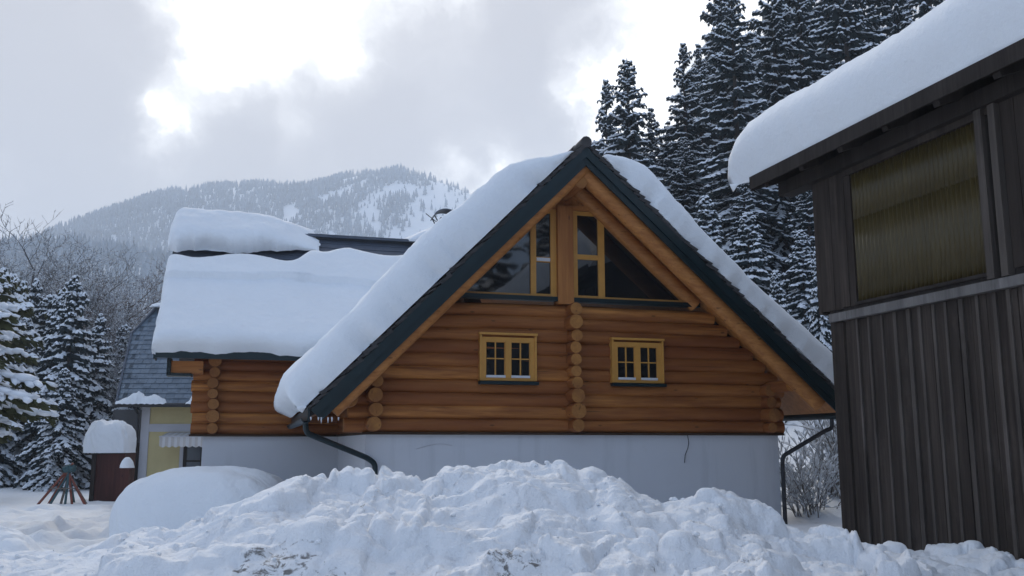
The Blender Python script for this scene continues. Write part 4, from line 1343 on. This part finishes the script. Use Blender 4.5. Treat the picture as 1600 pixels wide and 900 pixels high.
def build_barn():
    rng = random.Random(15)
    w = MB(); d = -.30; i = 0
    w.box(.05, .12, -11, -.02, -.5, 3.34, 1)
    while d > -11:
        bw = rng.uniform(.17, .25)
        w.box(-.012 + rng.uniform(-.006, .006), .05, d - bw + .006, d, -.5, 3.30 + rng.uniform(-.01, .01), 0)
        d -= bw; i += 1
    w.build('board_wall', [M['barn'], M['barn_dark']], barn)
    b = MB(); d = -.30
    rng = random.Random(15)
    while d > -11:
        bw = rng.uniform(.17, .25)
        d -= bw
        wd = rng.uniform(.016, .032)
        b.box(-.036, -.012, d - wd, d + wd, -.5, 3.295, 0)
    b.build('battens', M['barn_light'], barn)
    c = MB(); c.box(-.03, .18, -.14, .0, -.5, 3.42); c.box(-.05, -.005, -.29, -.16, -.5, 3.29); c.box(.1, 8.9, -.02, .06, -.5, 3.42)
    c.build('corner_post', M['barn'], barn)
    r = MB(); r.box(-.10, .02, -11, -.06, 3.305, 3.415); r.build('rail', M['rail'], barn)
    r = MB(); r.box(-.03, .1, -11, .0, 3.42, 3.50); r.build('shadow_gap_strip', M['barn_dark'], barn)  # dark strip stands in for the shade of the gap above the rail
    u = MB()
    d = .22
    while d > -.58:
        bw = rng.uniform(.14, .2); u.box(-.05 + rng.uniform(-.005, .005), .03, max(d - bw, -.6) + .006, d, 3.47 + rng.uniform(-.02, .01), 5.42)
        d -= bw
    d = -3.14
    while d > -11:
        bw = rng.uniform(.16, .24); u.box(-.05 + rng.uniform(-.006, .006), .03, d - bw + .006, d, 3.5, 5.42)
        d -= bw
    u.box(-.05, 8.9, .14, .22, 3.45, 5.45)
    u.build('upper_boards', [M['barn']], barn)
    # corrugated translucent sheet, two overlapping lengths
    def sheet(z0, z1, x):
        ds = np.linspace(-2.84, -.60, 400); n = len(ds)
        xx = x + .011 * np.sin(ds * 2 * math.pi / .075)
        V = np.concatenate([np.stack([xx, ds, 0 * ds + z0], -1), np.stack([xx - 0.004 * 0, ds, 0 * ds + z1], -1), np.stack([xx + .003, ds, 0 * ds + z1], -1), np.stack([xx + .003, ds, 0 * ds + z0], -1)])
        i = np.arange(n - 1); F = []
        for k in range(4):
            a, b_ = k * n, ((k + 1) % 4) * n
            F.append(np.stack([a + i, a + i + 1, b_ + i + 1, b_ + i], -1))
        o = link('corrugated_panel', np_mesh('corrugated_panel', V, np.vstack(F), M['poly'], True), barn)
        return o
    sheet(3.50, 4.62, -.02); sheet(4.605, 5.26, -.024)
    bk = MB(); bk.box(.02, .06, -2.9, -.55, 3.45, 5.4); bk.build('panel_backing', M['barn_dark'], barn)
    hd = MB(); hd.box(-.075, .01, -3.0, -.5, 5.22, 5.30); hd.build('panel_header', M['barn'], barn)
    fr = MB(); fr.box(-.06, .01, -2.86, -.58, 3.475, 3.515); fr.build('panel_sill', M['barn_dark'], barn)
    for a, b_ in ((-2.945, -2.845), (-3.13, -3.04)):
        p = MB(); p.box(-.12, .02, a, b_, 3.425, 5.42); p.build('wall_post', M['barn_light'], barn)
    pl = MB(); pl.box(-.16, .08, -11, .88, 5.30, 5.50); pl.build('wall_plate', M['barn_dark'], barn)
    # roof: eave at x=-.5, ridge at x=4.4
    sl = np.array([math.cos(R(20)), 0, math.sin(R(20))]); nn = np.array([-math.sin(R(20)), 0, math.cos(R(20))])
    e = np.array([-.50, 1.05, 5.62]); rd = e + sl * 5.3
    rf = MB(); rf.prism([e, rd, rd - nn * .10, e - nn * .10], (0, -12.2, 0))
    far = np.array([2 * rd[0] - e[0], 1.05, e[2]]); n2 = np.array([math.sin(R(20)), 0, math.cos(R(20))])
    rf.prism([rd, far, far - n2 * .10, rd - n2 * .10], (0, -12.2, 0))
    roof = rf.build('roof', M['barn_dark'], barn)
    fa = MB(); fa.box(-.53, -.50, -11.1, 1.06, 5.42, 5.61); fa.build('fascia', M['barn_dark'], roof)
    vb = MB(); vb.prism([e + np.array([0, .002, -.02]), rd + np.array([0, .002, -.02]), rd + np.array([0, .002, -.22]), e + np.array([0, .002, -.22])], (0, .03, 0)); vb.build('bargeboard', M['barn_dark'], roof)
    ra = MB()
    for d in np.arange(.7, -11, -.85):
        p = e + np.array([.02, d - 1.05, -.18]); ra.bar(p, p + sl * 4.8, .10, .14)
    ra.build('rafters', M['barn_dark'], roof)
    wl = MB(); wl.box(8.86, 8.94, -11, .1, -.5, 5.4); wl.box(.0, 8.9, -11.0, -10.94, -.5, 5.4)
    wl.prism([(-.1, .18, 5.4), (8.9, .18, 5.4), (4.4, .18, 7.1)], (0, .05, 0)); wl.prism([(-.1, -10.98, 5.4), (8.9, -10.98, 5.4), (4.4, -10.98, 7.1)], (0, .05, 0))
    wl.build('gable_wall', M['barn'], barn)
    T = lambda s, v: .84 + .03 * np.sin(v * 1.1) + .04 * sstep(s, .5, 2)
    snow_slab('barn_snow', e + np.array([0, -1.05, .0]), sl, (0, 1, 0), nn, lambda v: .0, lambda v: 5.25, -11.1, 1.42, T,
              (.55, .3, .3, .85), (.07, 0, .05, .30), 'deep rounded snow blanket on the barn roof, curling over its end', 80, 190, 41, under=True, rag=.035, droop=.62, loc=BO, rotz=BR, bvar=.05, lump=.04)
    snow_slab('barn_snow', far + np.array([0, -1.05, 0]), (-sl[0], 0, sl[2]), (0, 1, 0), n2, lambda v: .0, lambda v: 5.25, -11.1, 1.3, T,
              (.5, .3, .3, .6), (.05, 0, .05, .2), 'snow blanket on the far slope of the barn roof', 30, 40, 43, rag=.03, droop=.5, loc=BO, rotz=BR, bvar=.05)


build_barn()

# ------------------------------------------------------------------ yellow house at the left
yh = thing('yellow_house', 'pale yellow house with steep blue grey slate roof behind the log wing', 'house', (-13.4, 34, 0))


def build_yellow():
    w = MB(); w.box(0, 10, 0, 7, -1, 3.2); w.build('wall', M['yellow_wall'], yh)
    t = MB(); t.box(-.03, .26, -.035, .0, -1, 3.15); t.box(.26, 9.5, -.03, .0, 2.12, 2.40); t.box(-.04, 0.0, -.03, .3, -1, 3.15); t.build('corner_trim', M['trim'], yh)
    # roof: lower-left eave corner, half hip corner, top
    e = np.array([-.72, -.62, 3.10]); tp = np.array([-.62, 2.25, 6.95]); h = np.array([-1.18, -.62 + 2.87 * 2.77 / 3.85, 5.87])
    def left_x(z):
        return np.interp(z, [e[2], h[2], tp[2]], [e[0], h[0], tp[0]])
    def yat(z):
        return e[1] + (z - e[2]) * (tp[1] - e[1]) / (tp[2] - e[2])
    r = MB(); n = 20
    zs = np.linspace(e[2], tp[2], n + 1)
    for k in range(n):
        z0, z1 = zs[k], zs[k + 1] + .05
        y0, y1 = yat(z0) - .035, yat(z1)
        xl0, xl1 = left_x(z0), left_x(zs[k + 1])
        x = xl0
        j = 0
        while x < 9.5:
            wdt = .31
            a = x; b = min(9.6, x + wdt - .010)
            aa = max(a, 0 * a + left_x((z0 + z1) / 2)) if j == 0 else a
            r.prism([(aa, y0, z0), (b, y0, z0), (b, y1, z1), (max(aa, xl1) if j == 0 else aa, y1, z1)], (0, .025, 0.01))
            x += wdt if j else wdt * (.5 if k % 2 else 1); j += 1
    roof = r.build('slate_roof', M['slate'], yh)
    b = MB()
    b.prism([e + np.array([0, .03, -.05]), (9.6, e[1] + .03, e[2] - .05), (9.6, tp[1], tp[2] - .05), tp + np.array([0, 0, -.05]), h + np.array([0, .03, -.05])], (0, .10, 0))
    # gable end wall plane under the left verge
    b.prism([(-.05, 0, 3), (-.05, 7, 3), (-.05, 4.6, 6.4), (-.05, 2.3, 6.4)], (.1, 0, 0))
    b.prism([tp, (9.6, tp[1], tp[2]), (9.6, 7.6, 3.1), (-.8, 7.6, 3.1), (-1.05, 5.2, 5.8)], (0, 0, -.1))
    b.prism([h, tp, (-1.05, 5.2, 5.8)], (.02, 0, -.1))
    b.build('roof_underlay', M['dark_metal'], roof)
    v = MB(); v.bar(e + np.array([-.02, -.04, -.02]), h + np.array([-.02, -.03, .0]), .07, .10); v.bar(h + np.array([-.02, -.03, 0]), tp + np.array([0, -.05, .05]), .10, .08)
    v.build('verge_trim', M['ridge_metal'], roof)
    g = MB(); g.tube([(-.82, e[1] - .07, 3.05), (4, e[1] - .07, 3.05), (9.6, e[1] - .07, 3.05)], .075, 10); g.build('gutter', M['dark_metal'], roof, True)
    d = MB(); d.tube([(-.16, -.45, 3.0), (-.14, -.10, 2.75), (-.14, -.08, -.5)], .055, 8); d.build('downspout', M['dark_metal'], yh, True)
    # awning with scalloped valance
    a = MB()
    x0, x1 = .95, 3.4
    a.prism([(x0, -.78, 1.94), (x0, .0, 2.10), (x0, .0, 2.08), (x0, -.78, 1.92)], (x1 - x0, 0, 0))
    xs = np.linspace(x0, x1, 90)
    zb = 1.57 + .055 * np.abs(np.sin((xs - x0) * math.pi / .235)) * -1 + .05
    for i in range(len(xs) - 1):
        yw0 = -.79 + .012 * math.sin(xs[i] * 26); yw1 = -.79 + .012 * math.sin(xs[i + 1] * 26)
        a.add([(xs[i], yw0, zb[i]), (xs[i + 1], yw1, zb[i + 1]), (xs[i + 1], yw1, 1.94), (xs[i], yw0, 1.94),
               (xs[i], yw0 + .01, zb[i]), (xs[i + 1], yw1 + .01, zb[i + 1]), (xs[i + 1], yw1 + .01, 1.94), (xs[i], yw0 + .01, 1.94)],
              [(0, 1, 2, 3), (7, 6, 5, 4), (0, 4, 5, 1)])
    aw = a.build('awning', M['awning'], yh)
    f = MB(); f.bar((x0 - .02, -.79, 1.945), (x1, -.79, 1.945), .04, .04); f.build('awning_bar', M['trim'], aw)
    wd = MB(); wd.box(1.42, 1.55, -.03, .02, .2, 1.9); wd.box(2.3, 2.42, -.03, .02, .2, 1.9); wn = wd.build('window', M['trim'], yh)
    ws = MB()
    ws.box(1.56, 1.68, -.05, .01, .2, 1.75); ws.box(2.18, 2.29, -.05, .01, .2, 1.75); ws.box(1.68, 2.18, -.05, .01, 1.05, 1.11); ws.build('sash', M['barn_dark'], wn)
    gl = MB(); gl.box(1.56, 2.29, -.03, -.02, .2, 1.75); gl.build('pane', M['dark_pane'], wn)
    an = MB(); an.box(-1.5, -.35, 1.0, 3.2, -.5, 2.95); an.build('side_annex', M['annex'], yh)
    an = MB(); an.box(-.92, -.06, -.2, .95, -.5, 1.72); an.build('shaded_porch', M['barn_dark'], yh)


M['dark_pane'] = m_plain('curtained_glass', (.075, .085, .10), .15, .3, 2, 0, .5)
build_yellow()


def snow_heap(name, loc, size, label, seed, cat='snow', shape=2.4, n=40, mat_='snow', lumpy=.18, rotz=0, power=1.0):
    """free-standing heap: closed dome on an elliptical footprint"""
    th = np.linspace(0, 2 * np.pi, n * 2, endpoint=False); ph = np.linspace(0, np.pi / 2, n // 2)
    V = []
    for p in ph:
        c = abs(math.cos(p)) ** (2 / shape); s = abs(math.sin(p)) ** (2 / shape)
        x = np.sign(np.cos(th)) * np.abs(np.cos(th)) ** (2 / shape) * c; y = np.sign(np.sin(th)) * np.abs(np.sin(th)) ** (2 / shape) * c
        k = 1 + lumpy * 2 * (fbm(np.cos(th) * 1.6 + s * 1.3 + 5, np.sin(th) * 1.6 + 3, seed, 4) - .5)
        V.append(np.stack([x * size[0] * k, y * size[1] * k, s ** power * size[2] * (1 + lumpy * (fbm(x * 2 + 4, y * 2 + 9, seed + 2, 3) - .5)) + size[2] * lumpy * .35 * (fbm(x * 7 + 4, y * 5 + 9, seed + 4, 4) - .5) * s], -1))
    V = np.array(V); m = len(th); F = []
    for i in range(len(ph) - 1):
        for j in range(m):
            F.append((i * m + j, i * m + (j + 1) % m, (i + 1) * m + (j + 1) % m, (i + 1) * m + j))
    b = MB(); b.add(V.reshape(-1, 3), F); b.f.append(tuple(range(m))[::-1]); b.m.append(0)
    b.f.append(tuple(range((len(ph) - 1) * m, len(ph) * m))); b.m.append(0)
    o = b.build(name, M[mat_], None, True)
    for p_ in o.data.polygons: pass
    o.location = loc; o.rotation_euler = (0, 0, rotz)
    return tag(o, label, cat, kind='thing')


def eaves_snow(x0, x1, seed, label, hmax):
    """broken ridge of snow caught above a gutter"""
    xs = np.linspace(x0, x1, 60); rows = 9; V = []
    env = np.clip(np.sin(np.pi * (xs - x0) / (x1 - x0)), 0, 1) ** .6
    hh = hmax * env * (.35 + 1.1 * fbm(xs * 2.6, xs * 0 + seed, seed, 4))
    for k in range(rows):
        a = math.pi * k / (rows - 1)
        V.append(np.stack([xs + .03 * np.sin(xs * 23 + k), 33.28 - .20 * math.cos(a) * (.35 + .65 * env) + .10 * math.sin(a) + .03 * (fbm(xs * 6, xs * 0 + k, seed, 3) - .5), 3.08 + hh * math.sin(a) ** .8 + .012 * np.sin(xs * 31 + k * 2)], -1))
    V = np.array(V).reshape(-1, 3)
    o = link('eaves_snow', np_mesh('eaves_snow', V, grid_faces(60, rows), M['snow'], True))
    tag(o, label, 'snow', kind='thing')


eaves_snow(-14.15, -12.35, 5, 'ragged ridge of snow on the left eave of the slate roof', .46)
eaves_snow(-11.6, -10.2, 8, 'snow heap on the slate eave beside the log wing corner', .46)
snow_heap('roof_snow', (-13.7, 36.1, 6.98), (.5, .25, .18), 'dab of snow on the peak of the slate roof', 12, lumpy=.3, shape=2)

# red shed with its snow hat
shed = thing('shed', 'dark red board shed under a big rounded snow cap', 'shed', (-12.3, 29, 0), R(8))
s_ = MB(); s_.box(-.34, .52, -.6, .7, -.4, 1.40); s_.build('board_wall', M['redwood'], shed)
s_ = MB(); s_.box(-.40, -.28, -.66, -.54, -.4, 1.40); s_.build('corner_post', M['barn_dark'], shed)
s_ = MB(); s_.prism([(-.58, -.66, 1.36), (.52, -.66, 1.40), (.52, -.66, 1.44), (-.58, -.66, 1.40)], (0, 1.5, 0)); s_.build('roof', M['barn_dark'], shed)
snow_heap('shed_snow', (-12.36, 29.02, 1.42), (.66, .85, .98), 'tall block of snow bulging on the red shed roof', 3, shape=3.4, n=80, lumpy=.26, rotz=R(8))
post = thing('wooden_post', 'dark red post topped with a pointed cone of snow beside the shed', 'post', (-10.6, 26.0, 0))
p_ = MB(); p_.box(-.11, .11, -.11, .11, -.4, 1.0); p_.build('shaft', M['redwood'], post)
p_ = MB(); p_.box(-.15, .15, -.15, .15, 1.0, 1.04); p_.build('cap', M['redwood'], post)
snow_heap('post_snow', (-10.6, 26, 1.04), (.19, .19, .30), 'small pointed cap of snow on the dark red post', 6, shape=1.7, lumpy=.15)

# leaning poles
ps = thing('pole_stack', 'wigwam of red, teal and grey poles leaning together in the snow', 'pole stack', (-12.65, 27, float(G(-12.65, 27))))
pr = random.Random(2)
for i, (an, rr, mt) in enumerate(((200, .78, 'pole_red'), (170, .6, 'pole_red'), (340, .72, 'pole_red'), (20, .55, 'pole_grey'), (255, .25, 'pole_grey'), (290, .42, 'pole_teal'), (90, .5, 'pole_teal'), (230, .5, 'pole_teal'), (315, .45, 'pole_red'))):
    b = MB(); a = R(an)
    f0 = np.array([rr * math.cos(a), rr * math.sin(a), -.1]); t0 = np.array([-.10 * math.cos(a), -.10 * math.sin(a), 1.02 + pr.uniform(-.08, .1)])
    b.tube([f0, (f0 + t0) / 2, t0], [.036, .034, .03], 8)
    b.build('pole', M[mt], ps, True)
b = MB(); b.tube([(-.4, -.25, .42), (0, -.3, .41), (.35, -.25, .42)], .02, 6); b.build('cross_rail', M['pole_grey'], ps, True)
b = MB(); b.tube([(-.14, 0, .90), (0, .02, .97), (.14, 0, .95)], .11, 8); b.build('top_binding', M['pole_teal'], ps, True)

# ------------------------------------------------------------------ snow banks
CREST = [(-9, .3), (-6, .45), (-4.6, .66), (-3.73, .80), (-3.36, .88), (-2.69, 1.05), (-2.16, 1.24), (-2.0, 1.30), (-1.62, 1.34), (-1.08, 1.37), (-.87, 1.38), (-.54, 1.42), (-.22, 1.45), (-.05, 1.53), (.12, 1.54), (.33, 1.50),
         (.43, 1.45), (.57, 1.36), (.68, 1.40), (.79, 1.44), (.9, 1.39), (1.03, 1.29), (1.24, 1.22), (1.62, 1.25), (1.78, 1.20), (1.96, 1.08), (2.15, 1.0), (2.36, .92), (2.68, .86), (3.2, .70), (3.96, .52), (5, .42), (7, .3)]


def bank_field(X, Y):
    cz = np.interp(X, *zip(*CREST))
    cy = 8.0 + .25 * (fbm(X * .7, X * 0, 61, 2) - .5)
    dy = Y - cy
    wob = .5 * (fbm(X * .9, Y * .9, 62, 3) - .5)
    front = np.interp(dy + wob * .35, [-4.2, -3.2, -2.4, -1.5, -.75, -.3, 0], [-.35, .05, .38, .66, .86, .97, 1.0])
    backf = np.interp(dy, [0, .35, .9, 1.5], [1.0, .94, .45, -.3])
    h = cz * np.where(dy < 0, front, backf)
    # ledges and tumbled lobes in front of the crest
    for x, y, rx, ry, z in ((-1.0, 7.0, .9, .45, 1.10), (.1, 6.7, .55, .4, 1.02), (-.35, 6.45, .5, .35, .92), (1.25, 6.9, 1.0, .4, .98), (2.2, 7.0, .5, .4, .86), (-2.2, 6.9, .8, .5, .95), (1.0, 6.3, .7, .4, .82), (-2.9, 6.2, .9, .5, .72),
                            (.35, 7.5, .35, .25, 1.36), (2.5, 7.5, .25, .2, .98), (2.85, 7.3, .3, .25, .80), (-.05, 6.15, .4, .3, .82), (1.9, 6.2, .5, .3, .70)):
        q = ((X - x) / rx) ** 2 + ((Y - y) / ry) ** 2
        q = q + .5 * (fbm(X * 2.2, Y * 2.2, 63, 3) - .5)
        lob = z * (1 - .10 * q) - .5 * np.maximum(0, q - .6)
        h = np.maximum(h, np.where(q < 2.2, lob, -9))
    sc = sstep(h, .15, .5)
    h = h + sc * (.16 * (fbm(X * 1.3, Y * 1.3, 64, 3) - .5) + clump(X, Y, 65))
    return h, sc


def chunks(X, Y, h, n, seed, x0, x1, y0, y1, rmin=.03, rmax=.17):
    rng = np.random.default_rng(seed)
    xs = X[0]; ys = Y[:, 0]
    dx = xs[1] - xs[0]; dy = ys[1] - ys[0]
    for k in range(n):
        r = rmin + (rmax - rmin) * rng.random() ** 3.0
        cx, cy = rng.uniform(x0, x1), rng.uniform(y0, y1)
        i0, i1 = int((cx - 1.5 * r - xs[0]) / dx), int((cx + 1.5 * r - xs[0]) / dx) + 2
        j0, j1 = int((cy - 1.5 * r - ys[0]) / dy), int((cy + 1.5 * r - ys[0]) / dy) + 2
        i0, j0 = max(i0, 0), max(j0, 0)
        if i1 <= i0 + 2 or j1 <= j0 + 2 or i0 >= len(xs) - 2 or j0 >= len(ys) - 2: continue
        sx, sy = X[j0:j1, i0:i1], Y[j0:j1, i0:i1]; sub = h[j0:j1, i0:i1]
        c = float(sub[sub.shape[0] // 2, sub.shape[1] // 2])
        if c < .12: continue
        an = rng.uniform(0, 3.14); st = rng.uniform(.65, 1.0)
        u = (sx - cx) * math.cos(an) + (sy - cy) * math.sin(an); w = (-(sx - cx) * math.sin(an) + (sy - cy) * math.cos(an)) / st
        q = np.sqrt(u * u + w * w) / r + .35 * (fbm(sx * 4 / max(r, .05) * .2, sy * 4 / max(r, .05) * .2, seed + k % 7, 2) - .5)
        cap = c + r * (np.clip(1 - q ** 3, 0, 1) * .50 - .16)
        h[j0:j1, i0:i1] = np.where(q < 1, np.maximum(sub, cap), sub)
    return h


def build_banks():
    xs = np.arange(-5.2, 3.4, .018); ys = np.arange(4.3, 9.4, .022)
    X, Y = np.meshgrid(xs, ys)
    h, sc = bank_field(X, Y)
    h = chunks(X, Y, h, 130, 6, -4.5, 3.2, 5.6, 8.4)
    h = np.where((X < -4.9) | (X > 3.25), np.minimum(h, -.1), h)
    ox = .05 * (fbm(X * 5, Y * 5, 70, 3) - .5) * sc; oy = .07 * (fbm(X * 5 + 9, Y * 5, 71, 3) - .5) * sc
    V = np.stack([X + ox, Y + oy, np.maximum(h, -.45)], -1).reshape(-1, 3)
    o = link('snow_bank', np_mesh('snow_bank', V, grid_faces(len(xs), len(ys)), M['snow_bank'], True))
    rng = np.random.default_rng(77)
    cv, cf = [], []
    for k in range(800):
        i, j = rng.integers(5, len(xs) - 5), rng.integers(5, len(ys) - 5)
        if h[j, i] < .2 or xs[i] < -4.6 or xs[i] > 3.0: continue
        r = .007 + .024 * rng.random() ** 3
        d = rng.normal(size=(12, 3)); d /= np.linalg.norm(d, axis=1)[:, None]
        ico = ICO_V * r * rng.uniform(.65, 1.25, (12, 1)) * np.array([1, 1, .75])
        b = len(cv) * 12
        cv.append(ico + np.array([xs[i] + ox[j, i], ys[j] + oy[j, i], h[j, i] + r * .35])); cf.append(ICO_F + b)
    cr = link('snow_crumbs', np_mesh('snow_crumbs', np.vstack(cv), np.vstack(cf), M['snow'], False), o)
    cr['kind'] = 'stuff'
    tag(o, 'long lumpy bank of ploughed snow with dirt specks in front of the log house', 'snow bank', kind='thing')
    # bank in front of the barn foot
    xs = np.arange(2.2, 7.0, .022); ys = np.arange(6.2, 12.4, .026)
    X, Y = np.meshgrid(xs, ys)
    cx = np.interp(X, [2.2, 2.6, 3.2, 3.9, 4.6, 5.4, 6.9], [.45, .62, .66, .60, .52, .40, .28])
    h = cx * np.interp(Y + .6 * (fbm(X, X * 0 + 3, 80, 2) - .5), [6.2, 7.2, 8.4, 9.3, 10.2, 11.2, 12.3], [-.5, .2, .75, 1.0, .98, .75, .2])
    h = h + .14 * (fbm(X * 1.6, Y * 1.6, 81, 4) - .5) + clump(X, Y, 82)
    h = h * sstep(X, 2.2, 2.6) + (-.4) * (1 - sstep(X, 2.2, 2.6))
    h = chunks(X, Y, h, 160, 9, 2.7, 6.6, 7.6, 11, .03, .16)
    V = np.stack([X, Y, np.maximum(h, -.5)], -1).reshape(-1, 3)
    o = link('snow_bank', np_mesh('snow_bank', V, grid_faces(len(xs), len(ys)), M['snow'], True))
    tag(o, 'low bank of loose snow piled along the foot of the dark barn', 'snow bank', kind='thing')
    # heap at the lower left
    xs = np.arange(-7.6, -3.2, .022); ys = np.arange(6.0, 12.5, .026)
    X, Y = np.meshgrid(xs, ys)
    q = ((X + 6.0) / 2.1) ** 2 + ((Y - 9.6) / 2.6) ** 2 + .5 * (fbm(X * 1.1, Y * 1.1, 90, 3) - .5)
    h = .78 * (1 - q) + .16 * (fbm(X * 1.5, Y * 1.5, 91, 4) - .5) + clump(X, Y, 92)
    h = chunks(X, Y, h, 140, 14, -7.4, -3.8, 6.5, 11, .03, .15)
    edge = np.minimum(np.minimum(X + 7.6, -3.2 - X), np.minimum(Y - 6, 12.5 - Y))
    h = np.where(edge < .12, -.5, h)
    V = np.stack([X, Y, np.maximum(h, -.5)], -1).reshape(-1, 3)
    o = link('snow_bank', np_mesh('snow_bank', V, grid_faces(len(xs), len(ys)), M['snow'], True))
    tag(o, 'heap of shovelled snow in the lower left corner', 'snow bank', kind='thing')


build_banks()
snow_heap('snow_mound', (-5.42, 17.0, -.25), (1.62, 1.0, 1.50), 'long smooth rounded snow mound, like a buried car, before the log wing', 21, 'snow mound', shape=3.2, n=110, lumpy=.12, rotz=R(-6))


plant_trees()
